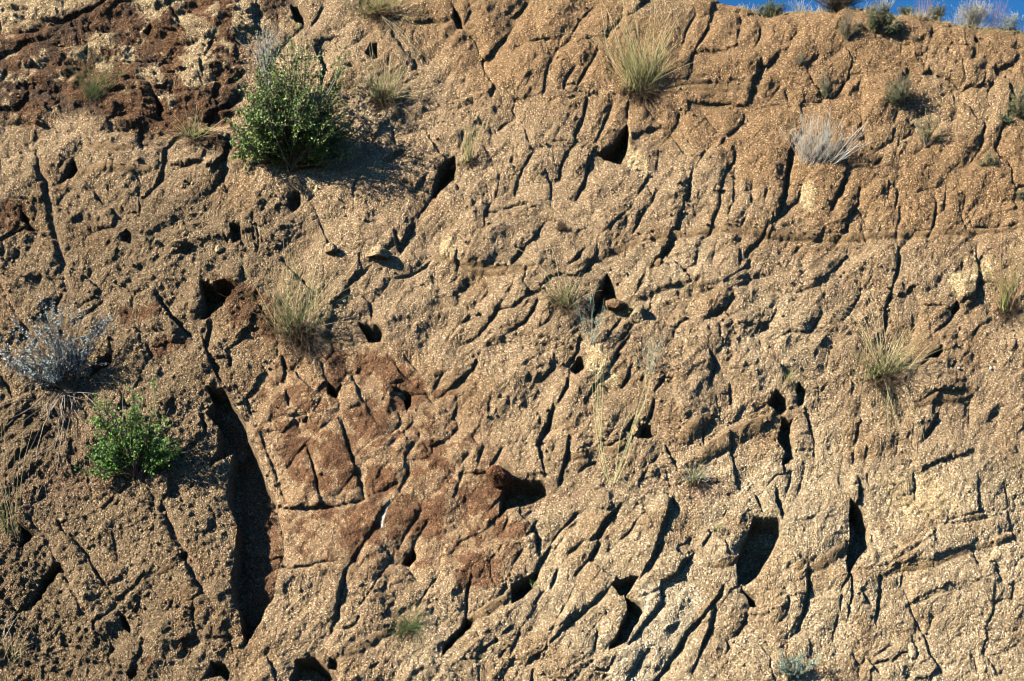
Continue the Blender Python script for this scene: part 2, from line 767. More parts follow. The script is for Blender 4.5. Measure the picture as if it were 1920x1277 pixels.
c:1550,1060 1570,1220
l 24:1780,10 1600,40 1300,110
l 60:1860,150 1700,210 1570,270
T 0 0
l 60:7660,1690 6980,1720 6380,1750 5780,1750 5300,1720 4790,1795 4300,1990
l 50:5980,1990 5580,2060 5180,2170 4790,2235
l 40:5740,640 5140,625 4700,700 
l 40:3300,1930 3600,2000 3980,2020
l 50:4500,2720 4100,2560 3700,2500 3300,2780
l 46:1160,1250 800,1230 520,1290
"""
FEAT = []
ox = oy = 0
for ln in TRACED.strip().split('\n'):
    if ln[0] == 'T':
        _, a, b = ln.split(); ox, oy = float(a), float(b); continue
    head, body = ln.split(':')
    hp = head.split()
    pts = np.array([[float(q) for q in t.split(',')] for t in body.split()]) / 3.99 + [ox, oy]
    FEAT.append((hp[0], float(hp[1]) / 4 if len(hp) > 1 else 0.0, pts))
# ------------------------------------------------------------------ relief of the rock face
STEP = 1.9
def axis(a, b, lo, hi, first=STEP):
    core = np.arange(a, b + 0.1, STEP)
    def grow(start, end, sgn):
        out = []; s = first; p = start
        while (p - end) * sgn < 0:
            s = min(s * 1.35, 160.0); p = p + sgn * s; out.append(p)
        return out
    return np.array(grow(core[0], lo, -1)[::-1] + list(core) + grow(core[-1], hi, 1)), core
XS, XC = axis(-56, 1976, -5200, 7100)
YS, YC = axis(-60, 1336, -1500, 2100)
IX0 = int(np.searchsorted(XS, XC[0])); IX1 = IX0 + len(XC)
IY0 = int(np.searchsorted(YS, YC[0])); IY1 = IY0 + len(YC)
GX, GY = np.meshgrid(XS, YS)
GX = GX.astype(np.float64); GY = GY.astype(np.float64)
NYR, NXR = GX.shape
# joints are never ruler straight: look the traced lines up through a little wander
WX = GX + 2.9 * jag(GX, GY, 24, 0, 4, 0.6)
WY = GY + 2.9 * jag(GX, GY, 24, 5, 4, 0.6)

H = np.zeros_like(GX)              # height off the plane, image pixel units
JOINT = np.zeros_like(GX)          # how strongly a joint runs here
SMOOTH = np.zeros_like(GX)         # clean parted faces, less grain
BROWN = np.zeros_like(GX)
SOIL = np.zeros_like(GX)

def window(pts, m):
    x0, y0 = pts.min(0) - m; x1, y1 = pts.max(0) + m
    a = np.searchsorted(XS, x0); b = np.searchsorted(XS, x1)
    c = np.searchsorted(YS, y0); d = np.searchsorted(YS, y1)
    return slice(c, d), slice(a, b)

def polydist(X, Y, pts):
    best = np.full(X.shape, 1e9); sgn = np.ones(X.shape); tt = np.zeros(X.shape)
    seg = np.linalg.norm(np.diff(pts, axis=0), axis=1); tot = max(seg.sum(), 1e-6); acc = 0
    for i in range(len(pts) - 1):
        a = pts[i]; d = pts[i + 1] - a; l = max(seg[i], 1e-6)
        px = X - a[0]; py = Y - a[1]
        t0 = (px * d[0] + py * d[1]) / l ** 2
        t = np.clip(t0, 0, 1)
        dist = np.hypot(px - t * d[0], py - t * d[1])
        s = np.sign(px * d[1] - py * d[0]); s[s == 0] = 1
        m = dist < best - 1e-6
        best[m] = dist[m]; sgn[m] = s[m]; tt[m] = ((acc + t * l) / tot)[m]
        acc += l
    # run past the two ends: distance beyond them counts as taper
    a = pts[0]; d = (pts[1] - a); d = d / max(np.linalg.norm(d), 1e-6)
    e0 = np.clip(-((X - a[0]) * d[0] + (Y - a[1]) * d[1]), 0, None)
    a = pts[-1]; d = (a - pts[-2]); d = d / max(np.linalg.norm(d), 1e-6)
    e1 = np.clip((X - a[0]) * d[0] + (Y - a[1]) * d[1], 0, None)
    return best, sgn, tt, e0, e1, tot

def inside(X, Y, poly):
    r = np.zeros(X.shape, bool); n = len(poly)
    for i in range(n):
        x0, y0 = poly[i]; x1, y1 = poly[(i + 1) % n]
        if y0 == y1: continue
        c = ((Y >= y0) != (Y >= y1)) & (X < (x1 - x0) * (Y - y0) / (y1 - y0) + x0)
        r ^= c
    return r

def poly_sd(X, Y, poly):
    pts = np.vstack([poly, poly[:1]])
    d = polydist(X, Y, pts)[0]
    return np.where(inside(X, Y, poly), d, -d)

SUNW = np.array([-0.93, -0.36])
UPW = np.array([-0.25, -0.97])
for kind, w, pts in FEAT:
    if kind in 'pP':
        win = window(pts, 14); X = WX[win]; Y = WY[win]
        sd = poly_sd(X, Y, pts) + 2.6 * jag(X, Y, 13, 9, 3)
        ext = pts.max(0) - pts.min(0)
        depth = w if kind == 'P' else min(max(ext.min() * 1.5, 8), 66)
        m = sstep(-1.2, 1.8, sd)
        H[win] -= depth * m
        # the lip on the sunny side stands a little proud
        JOINT[win] = np.maximum(JOINT[win], sstep(6, 0, np.abs(sd)))
        continue
    chord = pts[-1] - pts[0]
    nrm = np.array([chord[1], -chord[0]])          # side with sgn > 0
    ref = UPW if kind == 'l' else SUNW
    raise_sign = 1.0 if nrm @ ref > 0 else -1.0
    if kind == 's':
        h = 0.80 * w + 0.9; Rr = 3.4 * w + 22; Rl = 1.3 * w + 7; share = 0.7
        m = 3 * max(Rr, Rl) + 10; win = window(pts, min(m, 190)); X = WX[win]; Y = WY[win]
        d, s, t, e0, e1, tot = polydist(X, Y, pts)
        taper = (0.45 + 0.55 * np.sin(np.pi * np.clip(t, 0.02, 0.98)) ** 0.45) * (0.9 + 0.35 * NS[6](X / 22, Y / 22))
        taper = taper * np.exp(-((e0 + e1) / (0.35 * w + 4)) ** 2)
        sd = d * s * raise_sign
        up = np.exp(-np.clip(sd, 0, None) / Rr)
        lo = np.exp(-np.clip(-sd - 0.35 * w, 0, None) / Rl)
        k = sstep(-1.4, 1.0, sd)
        H[win] += taper * h * (share * up * k - (1 - share) * lo * (1 - k))
        # the open gap itself
        gap = np.exp(-((sd + 0.2 * w) / (0.20 * w + 0.9)) ** 2)
        H[win] -= taper * (0.35 * h + 0.9) * gap
        JOINT[win] = np.maximum(JOINT[win], np.exp(-(sd / 4) ** 2) * taper)
    elif kind == 'c':
        win = window(pts, 40); X = WX[win]; Y = WY[win]
        d, s, t, e0, e1, tot = polydist(X, Y, pts)
        taper = (0.4 + 0.6 * np.sin(np.pi * np.clip(t, 0.03, 0.97)) ** 0.6) * np.exp(-((e0 + e1) / 6) ** 2)
        taper = taper * (0.7 + 0.5 * NS[3](X / 14, Y / 14))
        sd = d * s * raise_sign
        H[win] += taper * (-4.6 * np.exp(-(sd / 1.8) ** 2) + 2.2 * np.exp(-np.abs(sd) / 12) * np.sign(sd) * sstep(0, 1.5, np.abs(sd)))
        JOINT[win] = np.maximum(JOINT[win], 0.8 * np.exp(-(sd / 4) ** 2) * taper)
    elif kind == 'l':
        W = max(w, 3.0); W = max(W * 1.7, 7.0) if W < 12 else W; h = 0.40 * W + 2.4; R = 2.4 * W + 34
        win = window(pts, min(3 * R, 170)); X = WX[win]; Y = WY[win]
        d, s, t, e0, e1, tot = polydist(X, Y, pts)
        taper = (0.3 + 0.7 * np.sin(np.pi * np.clip(t, 0.03, 0.97)) ** 0.5) * np.exp(-((e0 + e1) / (0.5 * W + 5)) ** 2)
        sd = d * s * raise_sign
        Wl = W * np.clip(taper, 0.2, 1)
        prof = np.where(sd > 0, np.exp(-sd / R), np.clip(1 + sd / Wl, 0, 1))
        foot = np.exp(-((sd + Wl) / (0.12 * W + 1.5)) ** 2)
        H[win] += taper * (h * prof - 1.8 * foot)
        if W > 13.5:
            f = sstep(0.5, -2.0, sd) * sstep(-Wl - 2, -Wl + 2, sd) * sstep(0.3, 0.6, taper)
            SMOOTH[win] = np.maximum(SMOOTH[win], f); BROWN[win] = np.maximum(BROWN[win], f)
        JOINT[win] = np.maximum(JOINT[win], 0.6 * np.exp(-(sd / 4) ** 2) * taper)
    elif kind == 'g':
        win = window(pts, 60); X = WX[win]; Y = WY[win]
        d, s, t, e0, e1, tot = polydist(X, Y, pts)
        taper = np.exp(-((e0 + e1) / (w + 6)) ** 2) * (0.75 + 0.4 * NS[7](X / 30, Y / 30))
        gg = taper * np.exp(-(d / (0.5 * w)) ** 2)
        H[win] -= (0.5 * w + 1) * gg
        SOIL[win] = np.maximum(SOIL[win], gg); SMOOTH[win] = np.maximum(SMOOTH[win], 0.7 * gg)
        JOINT[win] = np.maximum(JOINT[win], 0.7 * gg)

H = np.clip(H, -95, 50)

# ---- zones of different ground: outline, then how it weathers
def zone(poly, soft=30, wob=40, k=0):
    poly = np.array(poly, float)
    sd = np.full(GX.shape, -1e3)
    win = window(poly, soft * 2 + wob * 2)
    X = GX[win] + wob * fbm(GX[win], GY[win], wob * 2.2, k, 3)
    Y = GY[win] + wob * fbm(GX[win], GY[win], wob * 2.2, k + 6, 3)
    sd[win] = poly_sd(X, Y, poly)
    return sstep(-soft, soft, sd)
Z_ORANGE = zone([(860, -900), (7000, -900), (7000, 500), (1920, 450), (1560, 420), (1300, 300), (1080, 200), (880, 190), (800, 60)], 60, 50, 1)
Z_PALE = zone([(1000, 980), (1250, 900), (1500, 860), (1920, 840), (7000, 800), (7000, 2200), (900, 2200)], 90, 60, 2)
Z_LEFT = zone([(-5000, 250), (300, 330), (560, 380), (480, 640), (440, 900), (440, 2200), (-5000, 2200)], 60, 50, 3)
Z_CENTRE = zone([(470, 640), (700, 640), (880, 700), (950, 880), (960, 1060), (700, 1090), (560, 1050), (480, 860)], 40, 40, 4)
Z_NW = zone([(-5000, -400), (380, -400), (560, -20), (470, 100), (440, 290), (120, 240), (-5000, 320)], 30, 30, 5)
Z_SW = zone([(-5000, 900), (30, 960), (150, 1160), (260, 1277), (300, 2000), (-5000, 2000)], 20, 20, 6)
Z_WSLOPE = zone([(-5000, 700), (120, 760), (200, 880), (60, 960), (-5000, 960)], 20, 25, 7)

# ---- broad form
core = sstep(-2600, -200, GX) * sstep(4500, 2100, GX)
H += 16 * fbm(GX, GY, 430, 9, 2) + 5.0 * fbm(GX, GY, 120, 11, 2)
H += 22 * sstep(1300, 700, GY) * 0.0
H -= 14 * Z_SW
# bluff outside the traced part keeps its ribs and hollows
H += (1 - core) * 60 * fbm(GX, GY, 900, 13, 4)

# ---- secondary joints: sets of short fissures, each set with its own strike
def fissures(ang, along, across, thr, depth, k, mask, step=0.0):
    a = rad(ang); ca, sa = math.cos(a), math.sin(a)
    u = WX * ca + WY * sa; v = -WX * sa + WY * ca
    n = NS[k](u / along, v / across) + 0.5 * NS[(k + 1) % 24](u / along * 2.1, v / across * 2.1)
    gate = sstep(0.0, 0.55, NS[(k + 2) % 24](u / along / 1.3 + 3, v / across / 3.0 + 9) + 0.1)
    f = sstep(thr, 0.0, np.abs(n)) * gate * mask
    global H
    H -= 0.45 * depth * f
    if step: H += step * np.tanh(n / thr / 1.5) * gate * mask * 0.3
    return f
up = -1
E = 1 - np.clip(Z_NW + Z_LEFT, 0, 1)
fissures(-52, 46, 17, 0.10, 2.6, 0, E * (0.5 + 0.5 * (1 - Z_PALE)), 3.0)
fissures(-80, 50, 20, 0.09, 2.2, 4, E * (1 - Z_CENTRE), 2.0)
fissures(-20, 40, 13, 0.09, 1.8, 8, E * (1 - Z_PALE) * (1 - Z_ORANGE), 2.2)
fissures(-9, 70, 12, 0.13, 5.0, 12, Z_NW, 4.0)
fissures(-25, 50, 16, 0.10, 3.5, 6, Z_NW, 3.0)
H += Z_NW * (6.5 * facets(WX * 0.22, WY * 1.25 + 0.1 * WX, 34, 11, 0.6, 0.8) + 2.6 * facets(WX * 0.35, WY * 1.2, 15, 12, 0.6, 0.8))
fissures(-33, 34, 15, 0.11, 2.4, 16, Z_LEFT, 3.0)
fissures(62, 50, 20, 0.09, 2.4, 18, Z_LEFT, 2.5)
fissures(-45, 28, 12, 0.10, 1.6, 20, Z_CENTRE, 1.4)
fissures(-60, 22, 9, 0.14, 1.6, 21, np.ones_like(H) * 0.55, 1.0)

# ---- grain and chips
rough = 1.0 - 0.42 * np.clip(SMOOTH, 0, 1)
rough = rough * (1 - 0.25 * Z_CENTRE) * (1 + 0.5 * Z_LEFT + 0.7 * Z_SW + 0.35 * Z_NW + 0.6 * Z_WSLOPE)
wx, wy = WX, WY
ca, sa = math.cos(rad(-40)), math.sin(rad(-40))
gu = GX * ca + GY * sa; gv = -GX * sa + GY * ca
fa = facets(WX + 0.5 * WY, WY * 1.3, 46, 3, 0.5); fb = facets(gu / 1.8, gv, 17, 4, 0.6); fc = facets(GX, GY, 9, 6, 0.7)
H += rough * (2.6 * fa + 1.3 * fb * (0.4 + 0.9 * sstep(-0.3, 0.5, fbm(GX, GY, 70, 20, 2))) + 0.8 * fc)
H += rough * (0.5 * fbm(gu / 2.2, gv, 24, 14, 2) + 0.6 * fbm(gu / 1.5, gv, 10.5, 17, 2) * (0.6 + 0.9 * sstep(-0.3, 0.5, fbm(GX, GY, 70, 20, 2))))
su = WX * ca + WY * sa; sv_ = -WX * sa + WY * ca
H += (1 - 0.5 * np.clip(SMOOTH, 0, 1)) * (1 - 0.5 * Z_PALE) * (1 - 0.35 * Z_ORANGE) * (1 - 0.35 * Z_CENTRE) * (9.0 * tri(su / 1.9, sv_, 78, 31) + 5.0 * tri(su / 1.6 + 40, sv_, 41, 32) + 2.5 * tri(su / 1.5, sv_ + 9, 19, 33) + rough * 1.3 * tri(su / 1.3, sv_, 9.5, 34))
H += Z_NW * (7 * tri(WX / 4.6 + 0.2 * WY, WY + 0.1 * WX, 26, 35) + 3.5 * tri(WX / 3.6, WY, 12, 36))
fine_ok = (GX > XC[0]) & (GX < XC[-1]) & (GY > YC[0]) & (GY < YC[-1])
H += fine_ok * rough * (0.75 * NS[21](gu / 8.5, gv / 4.6) + 0.75 * NS[22](GX / 3.0 + 7, GY / 3.0))
# pock marks and small knobs
pk = NS[2](GX / 19 + 31, GY / 15 + 8)
H += rough * (1.0 * sstep(0.6, 0.85, pk) - 1.6 * sstep(-0.62, -0.85, pk))

# ------------------------------------------------------------------ blocks between the joints
SUB = 3
bx = np.arange(XC[0], XC[-1] + SUB, SUB); by = np.arange(YC[0], YC[-1] + SUB, SUB)
ix = np.clip(np.searchsorted(XS, bx), 0, NXR - 1); iy = np.clip(np.searchsorted(YS, by), 0, NYR - 1)
J = JOINT[np.ix_(iy, ix)]
for q in (1, -1):
    J = np.maximum(J, JOINT[np.ix_(np.clip(iy + q, 0, NYR - 1), ix)])
    J = np.maximum(J, JOINT[np.ix_(iy, np.clip(ix + q, 0, NXR - 1))])
cost = 1.0 + 26.0 * J
hB, wB = cost.shape
rs = np.random.RandomState(5)
seeds = []
for _ in range(30000):
    i = rs.randint(hB); j = rs.randint(wB)
    if J[i, j] > 0.12: continue
    if all((i - a) ** 2 + (j - b) ** 2 > 25 ** 2 for a, b in seeds):
        seeds.append((i, j))
    if len(seeds) >= 280: break
rough_cost = 1 + 0.6 * rs.rand(hB, wB) + 1.8 * sstep(-0.1, 0.3, jag(*np.meshgrid(bx, by), 40, 3, 3))
def partition(seed_list, c, diag):
    """every cell goes to the seed it is reached from most cheaply; joints are dear to cross"""
    h_, w_ = c.shape; W2 = w_ + 2
    cp = np.full((h_ + 2, W2), 1e9); cp[1:-1, 1:-1] = c; cl = cp.ravel().tolist()
    lb = [-1] * len(cl); ds = [1e9] * len(cl); heap = []
    nb = [(-1, 1.0), (1, 1.0), (-W2, 1.0), (W2, 1.0), (-W2 - 1, 1.45), (W2 + 1, 1.45), (-W2 + 1, diag), (W2 - 1, diag)]
    for k, (i, j) in enumerate(seed_list):
        p = (i + 1) * W2 + j + 1; ds[p] = 0.0; heap.append((0.0, p, k))
    heapq.heapify(heap); pop = heapq.heappop; push = heapq.heappush
    while heap:
        d0, p, k = pop(heap)
        if lb[p] >= 0: continue
        lb[p] = k
        for o, m in nb:
            q = p + o
            if lb[q] < 0:
                e = d0 + cl[q] * m
                if e < ds[q] and e < 1e8: ds[q] = e; push(heap, (e, q, k))
    return np.array(lb).reshape(h_ + 2, W2)[1:-1, 1:-1]
lab = partition(seeds, cost * rough_cost, 1.25)
seeds2 = []; grid = {}
for _ in range(60000):
    i = rs.randint(hB); j = rs.randint(wB)
    if J[i, j] > 0.25: continue
    md = 7 if rs.rand() < .6 else 12
    g0 = (i // 12, j // 12)
    if all((i - a) ** 2 + (j - b) ** 2 > md * md for u in (-1, 0, 1) for v in (-1, 0, 1) for a, b in grid.get((g0[0] + u, g0[1] + v), ())):
        grid.setdefault(g0, []).append((i, j)); seeds2.append((i, j))
lab2 = partition(seeds2, (cost + 8 * (lab != np.roll(lab, 1, 0)) + 8 * (lab != np.roll(lab, 1, 1))) * rough_cost, 1.05)
print('chips', len(seeds2))
cx = np.clip(((GX[IY0:IY1, IX0:IX1] - bx[0]) / SUB + 0.5).astype(int), 0, wB - 1)
cy = np.clip(((GY[IY0:IY1, IX0:IX1] - by[0]) / SUB + 0.5).astype(int), 0, hB - 1)
LAB = lab[cy, cx]
# blocks differ a little in stand-off and tilt; closed joints between them are cut in lightly
bs = np.random.RandomState(8)
tilt = bs.normal(0, 0.05, (len(seeds), 2)); off = bs.normal(0, 0.6, len(seeds)); btone = bs.normal(0, 0.045, len(seeds))
sc_ = np.array([(bx[j], by[i]) for i, j in seeds])
gx = GX[IY0:IY1, IX0:IX1]; gy = GY[IY0:IY1, IX0:IX1]
hb = off[LAB] + np.clip(tilt[LAB, 0] * (gx - sc_[LAB, 0]) + tilt[LAB, 1] * (gy - sc_[LAB, 1]), -4, 4)
edge = np.zeros(LAB.shape, np.float32)
dx_ = (LAB[:, 1:] != LAB[:, :-1]); dy_ = (LAB[1:, :] != LAB[:-1, :])
edge[:, 1:][dx_] = 1; edge[1:, :][dy_] = 1
LAB2_ = lab2[cy, cx]; edge2 = np.zeros(LAB.shape, np.float32)
edge2[:, 1:][LAB2_[:, 1:] != LAB2_[:, :-1]] = 1; edge2[1:, :][LAB2_[1:, :] != LAB2_[:-1, :]] = 1
def blur(a, n=1):
    for _ in range(n):
        p = np.pad(a, 1, mode='edge')
        a = (p[:-2, 1:-1] + p[2:, 1:-1] + p[1:-1, :-2] + p[1:-1, 2:] + 2 * p[1:-1, 1:-1]) / 6
    return a
LAB2 = lab2[cy, cx]
# weathered blocks are pillowed: highest in the middle, rounded off towards the joints
Jb = np.where(J > 0.35, 0.0, 1e3)
ne = np.zeros((hB, wB), bool); ne[:, 1:] |= lab[:, 1:] != lab[:, :-1]; ne[1:, :] |= lab[1:, :] != lab[:-1, :]
Jb = np.where(ne & (Jb > 0), 2.5, Jb)
for _ in range(26):
    p_ = np.pad(Jb, 1, constant_values=1e3)
    Jb = np.minimum(Jb, np.minimum(np.minimum(p_[:-2, 1:-1], p_[2:, 1:-1]), np.minimum(p_[1:-1, :-2], p_[1:-1, 2:])) + 1)
    Jb = np.minimum(Jb, np.minimum(np.minimum(p_[:-2, :-2], p_[2:, 2:]), np.minimum(p_[2:, :-2], p_[:-2, 2:])) + 1.41)
DJ = blur(blur(np.minimum(Jb, 27) * SUB, 1), 1)
fx_ = (gx - bx[0]) / SUB; fy_ = (gy - by[0]) / SUB
i0 = np.clip(fy_.astype(int), 0, hB - 2); j0 = np.clip(fx_.astype(int), 0, wB - 2); fx_ = np.clip(fx_ - j0, 0, 1); fy_ = np.clip(fy_ - i0, 0, 1)
DJ = (DJ[i0, j0] * (1 - fx_) + DJ[i0, j0 + 1] * fx_) * (1 - fy_) + (DJ[i0 + 1, j0] * (1 - fx_) + DJ[i0 + 1, j0 + 1] * fx_) * fy_
zo = Z_ORANGE[IY0:IY1, IX0:IX1]
pil = (4.2 + 5.5 * zo) * (1 - np.exp(-DJ / (5.5 + 8 * zo)))
H[IY0:IY1, IX0:IX1] += pil
s2 = np.array([(bx[j], by[i]) for i, j in seeds2])
t2 = bs.normal(0, 0.05, (len(seeds2), 2)); o2 = bs.normal(0, 0.3, len(seeds2))
relax = 1 - 0.6 * np.clip(SMOOTH[IY0:IY1, IX0:IX1], 0, 1)
relax = relax * (0.25 + 1.0 * sstep(-0.35, 0.45, fbm(gx, gy, 150, 6, 3)))
chips = np.clip(o2[LAB2] + t2[LAB2, 0] * (gx - s2[LAB2, 0]) + t2[LAB2, 1] * (gy - s2[LAB2, 1]), -1.5, 1.5)
hb = blur(hb, 1) + chips * relax * (1 - 0.5 * Z_ORANGE[IY0:IY1, IX0:IX1])
H[IY0:IY1, IX0:IX1] += hb - blur(edge, 1) * np.clip(1.2 + 4.5 * NS[9](gx / 60, gy / 60), 0, 5) - 0.9 * blur(edge2, 1) * np.clip(0.6 + 2.4 * NS[10](gx / 80, gy / 80), 0, 3)
TONE = np.zeros_like(GX); TONE[IY0:IY1, IX0:IX1] = blur(btone[LAB], 2)

# ------------------------------------------------------------------ crest of the bluff
CX = [-5200, -600, 0, 500, 900, 1300, 1385, 1440, 1500, 1600, 1640, 1690, 1750, 1800, 1830, 1920, 2100, 2600, 7100]
CY = [-260, -190, -150, -110, -80, -34, -7, 8, 4, 5, 11, 17, 20, 30, 36, 42, 54, 80, 140]
UU, VV = to_uv(GX.ravel(), GY.ravel()); UU = UU.reshape(GX.shape); VV = VV.reshape(GX.shape)
yc = np.interp(GX, CX, CY) + 4.5 * jag(GX, GX * 0, 60, 4, 4)
_, vc = to_uv(GX.ravel(), yc.ravel() + 7); vc = vc.reshape(GX.shape)
sv = VV - vc
# rounded shoulder, then the flatter ground on top
drop = 1.55 * (np.sqrt(sv * sv + 0.16 ** 2) + sv) / 2
H = H * sstep(6, 0.3, sv)
HM = H / 250.0 - drop
POS = C0 + UU[..., None] * U + VV[..., None] * V + HM[..., None] * N

def surf(x, y, out=0.0):
    """a point on the rock at image position x, y, standing out metres off it"""
    i = int(np.argmin(np.abs(YS - y))); j = int(np.argmin(np.abs(XS - x)))
    p = POS[max(i - 1, 0):i + 2, max(j - 1, 0):j + 2].reshape(-1, 3).mean(0)
    return p + out * N

# ------------------------------------------------------------------ what the rock is made of, place by place
def c3(*a): return np.array(a, np.float64)
TAN = c3(.285, .198, .115); ORANGE = c3(.28, .172, .086); PALE = c3(.375, .285, .175)
GREYB = c3(.25, .175, .10); RUST = c3(.125, .062, .030); DARK = c3(.062, .036, .023)
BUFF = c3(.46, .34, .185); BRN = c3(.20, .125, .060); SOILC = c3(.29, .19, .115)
def mix(A, B, m): return A + (B - A) * np.clip(m, 0, 1)[..., None]
A = np.broadcast_to(TAN, GX.shape + (3,)).copy()
A = mix(A, ORANGE, Z_ORANGE * 0.95)
A = mix(A, PALE, Z_PALE * (0.75 + 0.25 * fbm(GX, GY, 160, 2, 2)))
A = mix(A, GREYB, Z_LEFT * 0.75)
A = mix(A, c3(.27, .160, .082), Z_CENTRE * 0.5)
A = mix(A, PALE, 0.5 * sstep(0.15, 0.55, fbm(GX, GY, 210, 8, 3)) * (1 - Z_LEFT) * (1 - Z_NW))
A = mix(A, ORANGE * 0.85, 0.5 * sstep(0.1, 0.5, fbm(GX, GY, 90, 15, 3)))
# iron staining in patches
n1 = fbm(GX, GY, 46, 3, 4, 0.6); n2 = fbm(GX, GY, 17, 7, 3, 0.6); n3 = fbm(GX * 0.6, GY * 1.6, 60, 12, 4, 0.6)
nwm = Z_NW * sstep(-0.42, -0.12, n3 + 0.7 * n2) * 0.95
pale_nw = zone([(-400, -200), (190, -200), (200, 5), (110, 38), (60, 52), (-400, 62)], 10, 12, 3)
pale_nw2 = zone([(220, 0), (480, -40), (500, 60), (420, 55), (340, 62), (290, 40)], 14, 18, 4) * sstep(-0.25, 0.0, n1)
pale_nw3 = zone([(360, 60), (480, 60), (470, 110), (400, 160), (300, 175), (260, 150), (330, 110)], 10, 18, 5) * sstep(-0.15, 0.05, n1)
A = mix(A, c3(.40, .29, .165), Z_NW * 0.9)
A = mix(A, mix(np.broadcast_to(RUST, A.shape), np.broadcast_to(DARK, A.shape), sstep(-0.2, 0.3, n1)), nwm * (1 - pale_nw) * (1 - pale_nw2) * (1 - pale_nw3))
STAINS = [[(600, 655), (720, 655), (805, 715), (775, 765), (690, 700), (620, 705)],
          [(515, 800), (600, 785), (668, 860), (672, 905), (610, 935), (535, 885)],
          [(675, 880), (745, 868), (752, 912), (690, 945)],
          [(700, 745), (770, 735), (740, 800), (680, 830), (640, 780)],
          [(785, 825), (855, 825), (845, 890), (775, 905)],
          [(585, 945), (700, 948), (712, 1012), (640, 1016)],
          [(718, 945), (835, 925), (835, 1002), (728, 1008)],
          [(855, 915), (950, 895), (945, 975), (860, 975)],
          [(925, 965), (985, 985), (980, 1012), (935, 1005)],
          [(850, 1040), (935, 1035), (935, 1090), (858, 1102)],
          [(638, 1008), (685, 1000), (672, 1055), (640, 1045)],
          [(215, 578), (300, 580), (300, 608), (230, 610)],
          [(395, 520), (520, 560), (520, 640), (440, 625)],
          [(285, 645), (345, 640), (345, 662), (290, 665)],
          [(1, 390), (50, 395), (50, 440), (1, 450)],
          [(355, 15), (385, 8), (388, 38), (365, 42)],
          [(340, 1190), (365, 1190), (350, 1225), (335, 1215)], [(265, 1235), (300, 1235), (290, 1255), (262, 1250)]]
for i, pz in enumerate(STAINS):
    z = zone(pz, 4, 16, i)
    z = z * sstep(-0.26, -0.10, n2 * 0.8 + n1 * 0.5 + 0.12)
    A = mix(A, mix(np.broadcast_to(c3(.15, .072, .034), A.shape), np.broadcast_to(RUST * 0.8, A.shape), sstep(-0.1, 0.35, n1 + n2)), z * 0.88)
# specks of varnish over the whole centre
A = mix(A, c3(.14, .07, .035), Z_CENTRE * 0.85 * sstep(0.14, 0.26, n2 + 0.3 * n1))
# fresh faces, pale partly from sunlight painted into the tint
FRESH_LIT = [[(1172, 242), (1182, 250), (1176, 268), (1202, 285), (1217, 310), (1219, 342), (1195, 330), (1170, 306)],
         [(1098, 655), (1120, 650), (1142, 690), (1165, 730), (1135, 728), (1100, 700)],
         [(1500, 352), (1520, 345), (1528, 375), (1522, 400), (1500, 392)],
         [(823, 455), (850, 450), (858, 490), (832, 492)],
         [(1765, 520), (1830, 505), (1830, 560), (1790, 555)], [(1845, 480), (1870, 490), (1860, 520), (1840, 510)],
         [(1205, 1097), (1290, 1092), (1318, 1120), (1270, 1220), (1200, 1320), (1120, 1320)],
         [(1640, 900), (1750, 890), (1800, 960), (1700, 990)], [(562, 335), (595, 335), (600, 360), (590, 365)]]
for i, pz in enumerate(FRESH_LIT):
    A = mix(A, BUFF if i != 6 else c3(.48,.39,.26), zone(pz, 4, 5, i) * (0.85 if i < 6 or i == 8 else 0.6))
# clean parted undersides, own brown with shade painted in; soil in the worn channels
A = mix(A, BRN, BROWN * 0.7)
A = mix(A, SOILC, SOIL * 0.7)
SOILP = [[(0, 870), (90, 880), (60, 960), (0, 965)], [(40, 905), (160, 800), (200, 880), (130, 960)], [(1240, 900), (1330, 905), (1400, 930), (1280, 945)],
         [(960, 905), (1080, 925), (1150, 930), (1000, 950)]]
for i, pz in enumerate(SOILP):
    A = mix(A, SOILC, zone(pz, 12, 10, i) * 0.7)
# darker red-brown tint inside the gully
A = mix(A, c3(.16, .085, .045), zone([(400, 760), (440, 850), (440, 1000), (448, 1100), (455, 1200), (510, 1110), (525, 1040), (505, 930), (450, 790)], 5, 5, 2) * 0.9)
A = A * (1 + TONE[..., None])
# a quartz stringer
qv = polydist(WX, WY, np.array([(728, 938), (722, 958), (714, 985)])); 
A = mix(A, c3(.78, .70, .58), np.exp(-(qv[0] / 1.8) ** 2))
g_ = A.mean(-1, keepdims=True); A = (g_ + (A - g_) * 0.98) * (0.92 - 0.10 * np.clip(Z_LEFT + Z_ORANGE, 0, 1))[..., None]
A = np.clip(A, 0.012, 0.9)
# plateau soil
A = mix(A, c3(.36, .24, .13), sstep(0.05, 0.4, sv))
ROUGHN = np.clip(rough, 0, 2)
